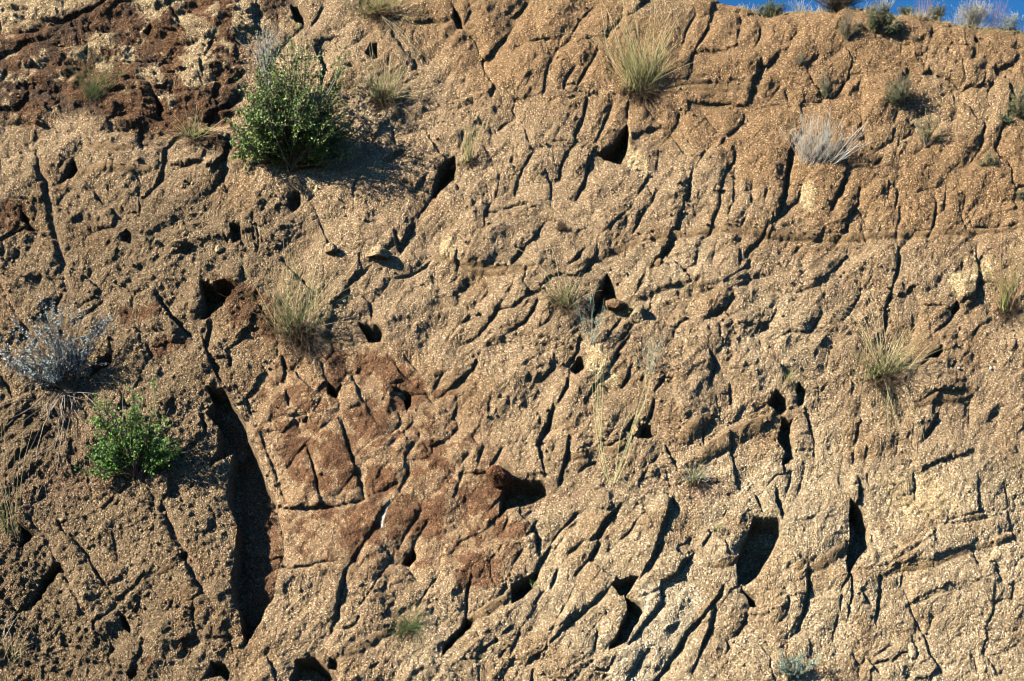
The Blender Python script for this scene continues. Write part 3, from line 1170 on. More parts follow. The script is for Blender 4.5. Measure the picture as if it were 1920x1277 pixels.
# ------------------------------------------------------------------ materials
def new_mat(name):
    m = bpy.data.materials.new(name); m.use_nodes = True
    t = m.node_tree; b = t.nodes['Principled BSDF']
    return m, t, b
def nd(t, typ, **kw):
    n = t.nodes.new(typ)
    for k, v in kw.items():
        if k.startswith('i_'): n.inputs[k[2:].replace('_', ' ')].default_value = v
        else: setattr(n, k, v)
    return n
def math_n(t, op, a, b=None, c=None):
    n = t.nodes.new('ShaderNodeMath'); n.operation = op
    for i, v in enumerate((a, b, c)):
        if v is None: continue
        if isinstance(v, (int, float)): n.inputs[i].default_value = v
        else: t.links.new(v, n.inputs[i])
    return n.outputs[0]
def rock_material(name='grus_rock', attr=True, base=(.36, .25, .14)):
    m, t, b = new_mat(name); L_ = t.links
    geo = nd(t, 'ShaderNodeNewGeometry')
    # feldspar and quartz grains
    v1 = nd(t, 'ShaderNodeTexVoronoi'); v1.inputs['Scale'].default_value = 120; L_.new(geo.outputs['Position'], v1.inputs['Vector'])
    v2 = nd(t, 'ShaderNodeTexVoronoi'); v2.inputs['Scale'].default_value = 62; L_.new(geo.outputs['Position'], v2.inputs['Vector'])
    n1 = nd(t, 'ShaderNodeTexNoise'); n1.inputs['Scale'].default_value = 11; n1.inputs['Detail'].default_value = 5; L_.new(geo.outputs['Position'], n1.inputs['Vector'])
    sx = nd(t, 'ShaderNodeSeparateColor'); L_.new(v1.outputs['Color'], sx.inputs[0])
    sy = nd(t, 'ShaderNodeSeparateColor'); L_.new(v2.outputs['Color'], sy.inputs[0])
    ramp = nd(t, 'ShaderNodeValToRGB'); r = ramp.color_ramp; L_.new(sx.outputs[0], ramp.inputs[0])
    r.elements[0].position = 0.0; r.elements[0].color = (.20, .19, .19, 1)
    r.elements[1].position = 1.0; r.elements[1].color = (2.7, 2.85, 3.3, 1)
    for p, c in ((.16, (.72, .68, .62, 1)), (.5, (1.0, .97, .92, 1)), (.84, (1.15, 1.15, 1.12, 1))):
        e = r.elements.new(p); e.color = c
    if attr:
        at = nd(t, 'ShaderNodeAttribute', attribute_name='rock_tint'); src = at.outputs['Color']; al = at.outputs['Alpha']
    else:
        rg = nd(t, 'ShaderNodeRGB'); rg.outputs[0].default_value = (*base, 1); src = rg.outputs[0]; al = None
    mul = nd(t, 'ShaderNodeMix', data_type='RGBA', blend_type='MULTIPLY'); mul.inputs[0].default_value = 0.85
    L_.new(src, mul.inputs[6])
    nm = nd(t, 'ShaderNodeTexNoise'); nm.inputs['Scale'].default_value = 3.1; nm.inputs['Detail'].default_value = 4; L_.new(geo.outputs['Position'], nm.inputs['Vector'])
    mr = nd(t, 'ShaderNodeMapRange'); mr.inputs[1].default_value = .36; mr.inputs[2].default_value = .60; mr.inputs[3].default_value = .7; mr.inputs[4].default_value = 1.0
    L_.new(nm.outputs[0], mr.inputs[0])
    gf = math_n(t, 'MULTIPLY', mr.outputs[0], al if al is not None else 1.0); gf.node.use_clamp = True
    L_.new(gf, mul.inputs[0]); L_.new(ramp.outputs[0], mul.inputs[7])
    k = math_n(t, 'ADD', math_n(t, 'MULTIPLY', sy.outputs[1], 0.30), math_n(t, 'MULTIPLY', n1.outputs[0], 0.55))
    k = math_n(t, 'ADD', k, 0.62)
    mul2 = nd(t, 'ShaderNodeMix', data_type='RGBA', blend_type='MULTIPLY'); mul2.inputs[0].default_value = 1
    L_.new(mul.outputs[2], mul2.inputs[6]); L_.new(k, mul2.inputs[7])
    L_.new(mul2.outputs[2], b.inputs['Base Color'])
    b.inputs['Roughness'].default_value = 0.93
    b.inputs['Specular IOR Level'].default_value = 0.25
    h = math_n(t, 'ADD', math_n(t, 'MULTIPLY', v1.outputs['Distance'], -0.9), math_n(t, 'MULTIPLY', v2.outputs['Distance'], -0.8))
    bump = nd(t, 'ShaderNodeBump'); bump.inputs['Distance'].default_value = 0.010
    if al is not None: L_.new(math_n(t, 'MULTIPLY', al, 0.9), bump.inputs['Strength'])
    else: bump.inputs['Strength'].default_value = 0.8
    L_.new(h, bump.inputs['Height']); L_.new(bump.outputs[0], b.inputs['Normal'])
    return m
ROCK = rock_material()
def plant_mat(name, c0, c1, rough=0.6, trans=0.0, scale=9):
    m, t, b = new_mat(name); L_ = t.links
    geo = nd(t, 'ShaderNodeNewGeometry')
    n1 = nd(t, 'ShaderNodeTexNoise'); n1.inputs['Scale'].default_value = scale; L_.new(geo.outputs['Position'], n1.inputs['Vector'])
    mx = nd(t, 'ShaderNodeMix', data_type='RGBA'); mx.inputs[6].default_value = (*c0, 1); mx.inputs[7].default_value = (*c1, 1)
    rnd = geo.outputs['Random Per Island']
    f = math_n(t, 'ADD', math_n(t, 'MULTIPLY', rnd, 0.75), math_n(t, 'SUBTRACT', math_n(t, 'MULTIPLY', n1.outputs[0], 0.9), 0.32))
    f.node.use_clamp = True
    L_.new(f, mx.inputs[0]); L_.new(mx.outputs[2], b.inputs['Base Color'])
    b.inputs['Roughness'].default_value = rough
    b.inputs['Specular IOR Level'].default_value = 0.3
    return m
M_GREEN = plant_mat('green_leaf', (.06, .13, .03), (.27, .38, .10), 0.45)
M_GREEN2 = plant_mat('fresh_green_leaf', (.05, .15, .025), (.20, .40, .07), 0.45)
M_SAGE = plant_mat('sage_leaf', (.24, .29, .28), (.58, .66, .66))
M_GREY = plant_mat('silver_twig', (.27, .26, .23), (.66, .64, .58))
M_STRAW = plant_mat('straw_blade', (.30, .24, .11), (.62, .52, .30))
M_YGREEN = plant_mat('yellow_green_blade', (.13, .18, .04), (.42, .42, .15))
M_YGREEN2 = plant_mat('pale_stem', (.34, .36, .14), (.60, .56, .30))
M_GBLADE = plant_mat('green_blade', (.06, .12, .03), (.20, .28, .08))
M_DARK = plant_mat('dead_thatch', (.03, .02, .014), (.13, .085, .05))
M_BARK = plant_mat('twig_bark', (.10, .07, .05), (.30, .24, .18))
M_BUSHD = plant_mat('dusty_leaf', (.06, .09, .04), (.20, .24, .11))
M_BLUEG = plant_mat('blue_green_leaf', (.18, .26, .20), (.38, .46, .36))
M_ROOT = plant_mat('bare_root', (.20, .15, .11), (.46, .38, .30))
M_OLIVE = plant_mat('olive_leaf', (.14, .15, .05), (.34, .32, .14))
M_YEL = plant_mat('yellow_petal', (.75, .55, .03), (.9, .72, .08))
M_RED = plant_mat('russet_stem', (.22, .10, .06), (.40, .24, .14))
M_PLATE = plant_mat('desert_soil', (.30, .20, .11), (.42, .29, .17), 0.95, 0, 0.8)

# ------------------------------------------------------------------ meshes
def mesh_np(name, verts, quads, mat, parent=None, tint=None):
    me = bpy.data.meshes.new(name)
    nv, nf = len(verts), len(quads)
    k = quads.shape[1]
    me.vertices.add(nv); me.vertices.foreach_set('co', np.ascontiguousarray(verts, np.float32).ravel())
    me.loops.add(nf * k); me.loops.foreach_set('vertex_index', np.ascontiguousarray(quads, np.int32).ravel())
    me.polygons.add(nf); me.polygons.foreach_set('loop_start', np.arange(0, nf * k, k, dtype=np.int32))
    me.update(calc_edges=True)
    if tint is not None:
        at = me.attributes.new('rock_tint', 'FLOAT_COLOR', 'POINT')
        at.data.foreach_set('color', np.ascontiguousarray(tint, np.float32).ravel())
    me.materials.append(mat)
    o = bpy.data.objects.new(name, me); COL.objects.link(o)
    if parent is not None: o.parent = parent
    return o
# rock face: the traced part in blocks, the rest of the bluff as the parent
idx = np.arange(NYR * NXR).reshape(NYR, NXR)
Q = np.stack([idx[:-1, :-1], idx[1:, :-1], idx[1:, 1:], idx[:-1, 1:]], -1)
own = -np.ones(Q.shape[:2], int)
own[IY0:IY1 - 1, IX0:IX1 - 1] = LAB[:-1, :-1]
PV = POS.reshape(-1, 3); TV = np.concatenate([A, ROUGHN[..., None]], -1).reshape(-1, 4)
def sub(qs, name, parent=None, origin=None):
    u, inv = np.unique(qs.ravel(), return_inverse=True)
    p = PV[u]
    o0 = p.mean(0) if origin is None else np.array(origin)
    o = mesh_np(name, p - o0, inv.reshape(-1, 4), ROCK, parent, TV[u])
    o.location = o0
    return o
face = sub(Q[own < 0], 'rock_face', None, (0, 0, 0))
face['kind'] = 'structure'
qf = Q.reshape(-1, 4); of = own.ravel(); order = np.argsort(of, kind='stable'); of_s = of[order]
for s in range(len(seeds)):
    a = np.searchsorted(of_s, s); b_ = np.searchsorted(of_s, s + 1)
    if b_ > a: sub(qf[order[a:b_]], 'rock_block', face)

# ground in front of the bluff, and the plateau far behind it
gm, gt, gb = new_mat('gravel_verge')
nz = nd(gt, 'ShaderNodeTexNoise'); nz.inputs['Scale'].default_value = 3; nz.inputs['Detail'].default_value = 8
tc = nd(gt, 'ShaderNodeNewGeometry'); gt.links.new(tc.outputs['Position'], nz.inputs['Vector'])
cr = nd(gt, 'ShaderNodeValToRGB'); cr.color_ramp.elements[0].color = (.16, .11, .065, 1); cr.color_ramp.elements[1].color = (.38, .27, .16, 1)
gt.links.new(nz.outputs[0], cr.inputs[0]); gt.links.new(cr.outputs[0], gb.inputs['Base Color']); gb.inputs['Roughness'].default_value = 0.95
gxs = np.concatenate([-np.geomspace(600, 2, 14), [0], np.geomspace(2, 600, 14)])
gys = np.concatenate([-np.geomspace(600, 1, 16), [0.5, 2.5]])
ga, gbv = np.meshgrid(gxs, gys)
gz = 0.12 * np.array([mnoise.noise(Vector((float(a) * .3, float(b) * .3, 0))) for a, b in zip(ga.ravel(), gbv.ravel())])
gi = np.arange(ga.size).reshape(ga.shape)
gq = np.stack([gi[:-1, :-1], gi[:-1, 1:], gi[1:, 1:], gi[1:, :-1]], -1).reshape(-1, 4)
g = mesh_np('ground', np.stack([ga.ravel(), gbv.ravel(), gz], -1), gq, gm); g['kind'] = 'structure'

# ------------------------------------------------------------------ plants
R = np.random.RandomState(77)
UP = np.array([0, 0, 1.0])
class Geo:
    def __init__(s): s.v = []; s.f3 = []; s.n = 0
    def tube(s, pts, r0, r1, sides=3):
        pts = np.asarray(pts); n = len(pts)
        d = np.gradient(pts, axis=0); d /= np.linalg.norm(d, axis=1)[:, None] + 1e-9
        ref = np.array([0.3, 0.9, 0.2]); a = np.cross(d, ref); a /= np.linalg.norm(a, axis=1)[:, None] + 1e-9
        b = np.cross(d, a)
        rr = np.linspace(r0, r1, n)
        base = s.n
        for k in range(sides):
            an = 2 * math.pi * k / sides
            s.v.append(pts + rr[:, None] * (math.cos(an) * a + math.sin(an) * b))
        for k in range(sides):
            k2 = (k + 1) % sides
            for i in range(n - 1):
                p = base + k * n + i; q = base + k2 * n + i
                s.f3.append((p, q, q + 1)); s.f3.append((p, q + 1, p + 1))
        s.n += n * sides
    def leaf(s, p, d, w, l):
        """one small folded leaf, two triangles"""
        d = d / (np.linalg.norm(d) + 1e-9)
        r = R.normal(size=3); a = np.cross(d, r); a /= np.linalg.norm(a) + 1e-9
        c = np.cross(a, d) * w * 0.35
        s.v.append(np.array([p, p + d * l * .5 + a * w * .5 + c, p + d * l, p + d * l * .5 - a * w * .5 + c]))
        b = s.n; s.f3.append((b, b + 1, b + 2)); s.f3.append((b, b + 2, b + 3)); s.n += 4
    def build(s, name, mat, parent, org):
        if not s.n: return None
        v = np.concatenate(s.v) - org
        return mesh_np(name, v, np.array(s.f3, np.int32), mat, parent)
def curve(p, d, l, bend, n=6, wob=0.0):
    """stem: starts at p along d, length l, turning towards bend"""
    pts = [np.array(p, float)]; d = d / np.linalg.norm(d)
    for i in range(n - 1):
        d = d + np.asarray(bend) / (n - 1) + R.normal(size=3) * wob
        d = d / np.linalg.norm(d)
        pts.append(pts[-1] + d * l / (n - 1))
    return np.array(pts)
def thing(name, label, cat, org, group=None):
    o = bpy.data.objects.new(name, None); COL.objects.link(o); o.location = org
    o.empty_display_size = 0.1
    o['label'] = label; o['category'] = cat
    if group: o['group'] = group
    return o
def dirv(ang, out):
    """direction on the face: ang degrees from straight up (clockwise), leaning out from the rock"""
    a = rad(ang); d = math.sin(a) * U + math.cos(a) * (0.35 * V + 0.65 * UP)
    d = d / np.linalg.norm(d)
    return d * math.cos(out) + N * math.sin(out)

def leafy_bush(x, y, w, h, label, mats, nst=60, leaves=7000, fan=75, lw=.012, ll=.017, skew=0, group=None, name='green_bush', out=(0.05, 0.9), lo=.35, bark=None):
    """many stems fan up and out from one root; leaves clothe their outer part"""
    org = surf(x, y); t = thing(name, label, 'bush', org, group)
    st = Geo(); lf = Geo(); w /= 250; h /= 250
    per = max(leaves // nst, 1)
    for i in range(nst):
        f = R.uniform(-1, 1); ang = f * fan + skew
        o_ = R.uniform(*out)
        a = rad(ang); rx = w / 2; ln = 1 / math.sqrt((math.sin(a) / rx) ** 2 + (math.cos(a) / h) ** 2 if abs(ang) < 90 else (1 / rx) ** 2)
        ln *= R.choice([R.uniform(0.5, 0.95), R.uniform(.9, 1.22)])
        c = curve(org + R.normal(size=3) * .02 * w, dirv(ang, o_), ln, UP * 0.25 + R.normal(size=3) * .2, 6, .06)
        st.tube(c, .007 * w / .8 + .002, .0018)
        for _ in range(4):
            k = R.randint(2, 5); q = c[k]; dd = c[k + 1 if k < 5 else k] - c[k - 1]
            tw = curve(q, dd / np.linalg.norm(dd) + R.normal(size=3) * .5, ln * R.uniform(.15, .34), UP * .3, 4, .08)
            st.tube(tw, .003, .0013)
            for _ in range(per // 5):
                s_ = R.uniform(0.1, 2.95); j = int(s_); p = tw[j] + (tw[min(j + 1, 3)] - tw[j]) * (s_ - j)
                lf.leaf(p + R.normal(size=3) * .012, R.normal(size=3) + UP * .5, lw * R.uniform(.6, 1.3), ll * R.uniform(.6, 1.3))
        for _ in range(per - 4 * (per // 5)):
            s_ = 4.95 * R.uniform(lo, 1) ; j = int(s_); p = c[j] + (c[min(j + 1, 5)] - c[j]) * (s_ - j)
            lf.leaf(p + R.normal(size=3) * .016, R.normal(size=3) + UP * .5, lw * R.uniform(.6, 1.3), ll * R.uniform(.6, 1.3))
    st.build('stem', bark or M_BARK, t, org); lo_ = lf.build('foliage', mats, t, org); lo_['kind'] = 'stuff'
    return t
def grass(x, y, h, label, n=120, fan=40, mat=None, mat2=None, thatch=60, skew=0, wid=.0026, droop=-0.5, spread=18, name='grass_clump', group=None, tall=0, cat='grass clump', heads=0, base_r=22, out=(0.05, .75)):
    org = surf(x, y); t = thing(name, label, cat, org, group); h /= 250
    a_, b_, th = Geo(), Geo(), Geo()
    for i in range(n):
        ang = R.normal(0, fan / 2) + skew; g_ = a_ if R.rand() < .55 else b_
        ln = h * R.uniform(.35, 1.0)
        p = org + U * R.normal() * spread / 500 + N * R.uniform(0, .05) + V * R.normal() * .015
        side = math.copysign(1, ang) * R.uniform(0, .5)
        c = curve(p, dirv(ang, R.uniform(*out)), ln, UP * droop * R.uniform(.2, 1.4) + U * side, 7, .03)
        g_.tube(c, wid * R.uniform(.7, 1.2), wid * .3)
    for i in range(tall):
        ang = R.normal(0, fan / 2.6) + skew
        c = curve(org + U * R.normal() * spread / 500, dirv(ang, R.uniform(.1, .5)), h * R.uniform(.85, 1.25), UP * droop * .5 + U * R.normal() * .25, 8, .02)
        b_.tube(c, wid * .9, wid * .5)
        if heads:
            for _ in range(heads):
                j = R.uniform(5, 6.9); k = int(j); p = c[k] + (c[k + 1] - c[k]) * (j - k)
                b_.leaf(p, R.normal(size=3) * .4 + UP, .006, .016)
    for i in range(thatch):
        ang = R.uniform(-150, 150)
        c = curve(org + (U * R.normal() + V * R.normal()) * base_r / 700, dirv(ang, R.uniform(.2, 1.3)), base_r / 250 * R.uniform(.6, 1.8), -UP * R.uniform(.3, 1.6), 5, .15)
        th.tube(c, .0022, .001)
    a_.build('green_blades', mat or M_YGREEN, t, org); b_.build('dry_blades', mat2 or M_STRAW, t, org)
    th.build('dead_thatch', M_DARK, t, org)
    for c_ in t.children: c_['kind'] = 'stuff'
    return t
def twigs(x, y, h, label, n=60, fan=60, skew=0, mat=None, leafmat=None, leaves=0, name='dry_shrub', group=None, cat='shrub', wid=.003, forks=4, droop=.2, lw=.008, ll=.012, out=(.05, .8), hang=0, hmat=None, lift=0.0, spr=.02):
    org = surf(x, y, lift); t = thing(name, label, cat, org, group); h /= 250
    st, lf, hg = Geo(), Geo(), Geo()
    for i in range(n):
        ang = R.uniform(-fan, fan) + skew; ln = h * R.uniform(.55, 1.05)
        c = curve(org + (U * R.normal() + V * abs(R.normal()) * .6) * spr, dirv(ang, R.uniform(*out)), ln, UP * droop, 6, .07)
        st.tube(c, wid, wid * .35)
        for _ in range(forks):
            k = R.randint(1, 5); dd = c[k + 1 if k < 5 else k] - c[k - 1]
            tw = curve(c[k], dd / np.linalg.norm(dd) + R.normal(size=3) * .45, ln * R.uniform(.15, .4), UP * .5, 4, .08)
            st.tube(tw, wid * .6, wid * .25)
            if leaves:
                for _ in range(leaves):
                    s_ = R.uniform(.5, 2.95); j = int(s_); lf.leaf(tw[j] + (tw[j + 1] - tw[j]) * (s_ - j) + R.normal(size=3) * .006, R.normal(size=3), lw * R.uniform(.6, 1.3), ll * R.uniform(.6, 1.3))
    for i in range(hang):
        c = curve(org + U * R.normal() * .05, dirv(180 + R.normal() * 30, R.uniform(.05, .6)), h * R.uniform(.5, 1.0), U * R.normal() * .8 - UP * .3, 9, .12)
        hg.tube(c, .0035, .0012)
    st.build('stem', mat or M_GREY, t, org)
    if lf.n:
        o = lf.build('foliage', leafmat, t, org); o['kind'] = 'stuff'
    if hg.n: hg.build('root', hmat or M_GREY, t, org)
    return t
# the two green bushes
b1 = leafy_bush(548, 316, 262, 228, 'large dense green leafy bush casting a black shadow, upper left of the rock face', M_GREEN, nst=170, leaves=24000, fan=88, lw=.016, ll=.021, lo=.12, out=(.05, 1.15))
leafy_bush(256, 890, 180, 158, 'small open green bush low on the left, below the grey sage shrub', M_GREEN2, nst=60, leaves=7000, fan=92, lw=.014, ll=.019, lo=.3, out=(.1, 1.0))
twigs(512, 195, 118, 'silver-white dead twigs sticking up from the top left of the large green bush', n=34, fan=14, skew=-6, mat=M_GREY, leafmat=M_GREY, leaves=6, name='silver_shrub', wid=.0034, out=(.1, .3), lift=.22)
# sage with its bare roots
twigs(128, 735, 168, 'pale blue-grey sage shrub with bare roots hanging below, left edge', n=60, fan=62, skew=-24, mat=M_BARK, leafmat=M_SAGE, leaves=26, name='sage_shrub', hang=14, hmat=M_ROOT, lw=.010, ll=.015)
twigs(1528, 318, 92, 'silvery leafless dry shrub fanning out over a pale boulder, upper right', n=60, fan=46, skew=10, mat=M_GREY, forks=14, wid=.0014, spr=.075, droop=.1)
twigs(1560, 318, 110, 'thin grey dead branches leaning right out of the silvery shrub', n=8, fan=14, skew=58, mat=M_GREY, forks=3, wid=.003, name='dead_branches')
# bunch grasses
grass(1205, 172, 165, 'tall yellow-green bunch grass on a black thatch base, top centre right', n=170, fan=44, mat=M_YGREEN, thatch=340, tall=26, spread=34, base_r=34, droop=-.25, skew=-4, heads=3)
grass(712, 32, 90, 'dry bunch grass cut off by the top edge, with long stems trailing down right', n=150, fan=95, mat2=M_RED, thatch=220, spread=36, base_r=28)
grass(722, 190, 100, 'weathered grass tuft on a dark exposed root ball right of the large bush', n=70, fan=70, mat=M_GBLADE, thatch=240, spread=30, base_r=30, tall=8)
grass(178, 190, 110, 'thin dark green wiry tuft on the rust-stained rock, upper left', n=60, fan=64, mat=M_GBLADE, mat2=M_BUSHD, thatch=80, tall=14, base_r=24, wid=.0018)
grass(366, 266, 60, 'low dry tuft below the rusty rock, left of the large bush', n=44, fan=110, mat=M_YGREEN, thatch=60, tall=5, base_r=20)
grass(562, 632, 160, 'broad straw and green bunch grass on the rock left of centre', n=90, fan=56, mat=M_GBLADE, thatch=260, tall=14, spread=40, base_r=42, droop=-.3)
grass(879, 305, 95, 'narrow upright grass sprig beside a dark hollow, upper centre', n=26, fan=18, mat=M_YGREEN, thatch=40, base_r=16, spread=12)
grass(1062, 585, 75, 'dull dry tuft just left of the black cave-like hollow in the centre', n=60, fan=60, mat=M_GBLADE, mat2=M_STRAW, thatch=200, base_r=30)
grass(1302, 905, 42, 'small grey-green tuft with dead thatch below the overhanging slab, lower centre right', n=60, fan=90, mat=M_YGREEN, mat2=M_GREY, thatch=90, base_r=20)
grass(1658, 712, 110, 'bushy grass clump with long arching straw stems, right of centre', n=100, fan=76, mat=M_GBLADE, mat2=M_STRAW, thatch=260, spread=40, base_r=36, tall=10, skew=-4)
grass(1888, 580, 140, 'upright grass clump with reddish base at the right edge', n=60, fan=24, mat=M_YGREEN, mat2=M_RED, thatch=110, spread=30, base_r=26, tall=12)
grass(1052, 436, 16, 'tiny dark bristly tuft alone on bare rock, centre', n=60, fan=150, mat=M_DARK, mat2=M_DARK, thatch=60, base_r=9, spread=8)
grass(768, 1180, 52, 'dark green wiry tuft in a crevice near the bottom, left of centre', n=130, fan=150, mat=M_GBLADE, mat2=M_BUSHD, thatch=90, base_r=24, wid=.0018)
grass(18, 1230, 60, 'dry grass blades at the bottom left corner', n=16, fan=50, mat=M_STRAW, thatch=10)
grass(20, 1000, 200, 'slender green stems standing at the left edge below the sage', n=12, fan=8, mat=M_GBLADE, thatch=10, tall=5, spread=16)
grass(1475, 722, 32, 'short bright green sprig above a black hollow, right of centre', n=22, fan=40, mat=M_YGREEN, thatch=6, spread=14)
grass(1345, 998, 16, 'tiny green sprig growing from a joint in pale rock, lower right of centre', n=10, fan=50, mat=M_GBLADE, thatch=4, spread=6)
grass(1003, 1096, 18, 'tiny bright green seedling deep in a black joint, bottom centre', n=12, fan=70, mat=M_GREEN2, thatch=4, spread=6)
# hanging green stems below the right-hand clump
def hanging(x, y, l, label, n, mat, mat2, spread=20, bend=0.0):
    org = surf(x, y); t = thing('hanging_plant', label, 'plant', org); a_ = Geo(); b_ = Geo()
    for i in range(n):
        c = curve(org + U * R.normal() * spread / 500 + N * .03, dirv(180 + R.normal() * 9, R.uniform(.1, .4)), l / 250 * R.uniform(.5, 1.05), -UP * .2 + U * bend, 8, .04)
        a_.tube(c, .0022, .001)
        for k in range(10):
            j = R.uniform(1, 6.9); q = int(j); b_.leaf(c[q] + (c[q + 1] - c[q]) * (j - q), R.normal(size=3) + UP * .4, .006, .022)
    a_.build('stem', mat, t, org); f = b_.build('foliage', mat2, t, org); f['kind'] = 'stuff'
hanging(1664, 715, 130, 'narrow green stems hanging down from the grass clump right of centre', 14, M_STRAW, M_GBLADE)
# long arching straws
def straws(label, org_xy, rows, mat=M_STRAW, wid=.0024, name='dead_grass'):
    org = surf(*org_xy, .02); t = thing(name, label, 'plant', org)
    for ctrl in rows:
        P = [surf(x, y, o) for x, y, o in ctrl]
        pts = []
        n = len(P)
        for i in range(n - 1):
            p0, p1, p2, p3 = P[max(i - 1, 0)], P[i], P[i + 1], P[min(i + 2, n - 1)]
            for s in np.linspace(0, 1, 5, endpoint=(i == n - 2)):
                pts.append(.5 * ((2 * p1) + (-p0 + p2) * s + (2 * p0 - 5 * p1 + 4 * p2 - p3) * s * s + (-p0 + 3 * p1 - 3 * p2 + p3) * s ** 3))
        g_ = Geo(); g_.tube(pts, wid, wid * .5); g_.build('stalk', mat, t, org)
straws('long arching straw stems swept left from the right-hand grass clump', (1640, 690),
       [[(1640, 690, .04), (1600, 640, .12), (1550, 605, .12), (1490, 594, .06)], [(1642, 690, .04), (1612, 640, .12), (1580, 610, .12), (1480, 612, .06)],
        [(1636, 680, .04), (1615, 620, .14), (1590, 596, .14), (1540, 588, .08)], [(1630, 670, .04), (1600, 622, .14), (1570, 600, .14)],
        [(1650, 680, .04), (1640, 600, .12), (1628, 560, .1)], [(1648, 680, .04), (1632, 610, .12), (1610, 545, .1)]])
straws('pale fallen stalks arching down right from below the right-hand grass clump', (1690, 730),
       [[(1688, 722, .03), (1700, 770, .06), (1712, 800, .05), (1722, 845, .02)], [(1690, 724, .03), (1708, 775, .06), (1722, 810, .05), (1730, 838, .02)]])
straws('two straight dead stalks lying down right from the top grass clump', (720, 38),
       [[(716, 38, .05), (745, 65, .06), (780, 95, .05), (825, 132, .02)], [(718, 42, .05), (742, 70, .05), (765, 95, .05), (783, 118, .02)],
        [(718, 40, .05), (760, 72, .06), (775, 100, .05), (785, 115, .02)]])
straws('one long straw arching left from the tall yellow-green bunch grass', (1140, 110),
       [[(1150, 130, .1), (1120, 92, .12), (1080, 78, .1), (1010, 78, .04)], [(1155, 140, .1), (1138, 110, .12), (1130, 60, .1), (1124, 5, .06)], [(1168, 140, .1), (1150, 70, .12), (1128, 10, .06)]])
straws('dead branch leaning across the bare slope from lower left of the silver boulder ledge', (1590, 760),
       [[(1612, 722, .03), (1585, 765, .05), (1550, 800, .05), (1520, 838, .02)]], M_RED, .003)
straws('bare pale roots curving down the slope under the sage shrub', (120, 760),
       [[(125, 745, .04), (123, 800, .08), (100, 842, .08), (60, 870, .03)], [(115, 745, .04), (98, 775, .07), (100, 800, .07), (115, 810, .03)],
        [(105, 740, .04), (92, 770, .07), (100, 795, .07), (118, 800, .03)], [(120, 742, .04), (105, 760, .08), (112, 778, .07), (122, 786, .03)],
        [(110, 742, .04), (82, 772, .05), (86, 790, .04)], [(60, 870, .03), (52, 890, .03), (55, 902, .02)], [(128, 740, .04), (150, 725, .06), (175, 720, .05), (215, 722, .03)],
        [(128, 745, .04), (150, 752, .06), (172, 756, .03)], [(100, 842, .08), (80, 850, .05), (55, 868, .03)]], M_ROOT, .0024, 'exposed_roots')
straws('thin bent stem crossing the bare pale rock at the right edge', (1870, 850),
       [[(1862, 845, .02), (1885, 868, .05), (1918, 895, .05), (1912, 930, .02)], [(1878, 878, .02), (1882, 910, .03), (1890, 950, .02)]], M_STRAW, .0018)
straws('two white stalks at the lower left edge above the corner', (10, 1180), [[(2, 1190, .03), (15, 1165, .06), (25, 1150, .05)], [(2, 1198, .03), (22, 1172, .06), (32, 1150, .05)]], M_GREY)
straws('thin straws rising from the tuft left of the black cave-like hollow', (1050, 560),
       [[(1048, 570, .04), (1020, 530, .1), (985, 495, .1), (965, 478, .06)], [(1050, 560, .04), (1042, 510, .1), (1030, 480, .1), (1020, 462, .06)]])
straws('tall straw leaning over the pale slab beside the left grass clump', (600, 560), [[(590, 600, .05), (603, 530, .14), (612, 450, .12), (616, 390, .06)]])
straws('dead twigs scattered on the shaded slope at the left edge', (60, 830), 
       [[(0, 826, .03), (40, 800, .05), (80, 768, .04)], [(10, 860, .03), (50, 815, .05), (95, 790, .04)], [(30, 900, .03), (60, 850, .05), (80, 800, .04)], [(70, 930, .03), (82, 908, .04), (88, 940, .03)], [(0, 770, .03), (40, 760, .05), (80, 755, .04)], [(15, 800, .03), (50, 775, .05), (110, 757, .04)]], M_BARK, .0025)
rows = []
for q in range(5):
    e = R.normal(0, 5, 3)
    rows.append([(1142 + e[0] * .3, 914, .03), (1127 + e[0] * .7, 870, .12), (1121 + e[1] * .8, 790, .16), (1121 + e[1], 725 + abs(e[2]) * 3, .17), (1118 + e[2] * 1.5, 660 + abs(e[1]) * 7, .15)])
for q in range(5):
    e = R.normal(0, 6, 3)
    rows.append([(1150 + e[0] * .3, 912, .03), (1168 + e[0] * .6, 870, .10), (1186 + e[1] * .8, 810, .14), (1202 + e[1], 760 + abs(e[2]) * 3, .15), (1212 + e[2], 715 + abs(e[0]) * 6, .14)])
rows += [[(1152, 905, .03), (1162, 830, .1), (1180, 790, .12)], [(1140, 905, .03), (1120, 875, .08), (1110, 862, .08)], [(1155, 908, .03), (1175, 920, .04), (1190, 930, .03)]]
straws('sparse tall pale stems rising in a V from a ledge, lower centre', (1146, 914), rows, M_YGREEN2, .0020, 'tall_grass')
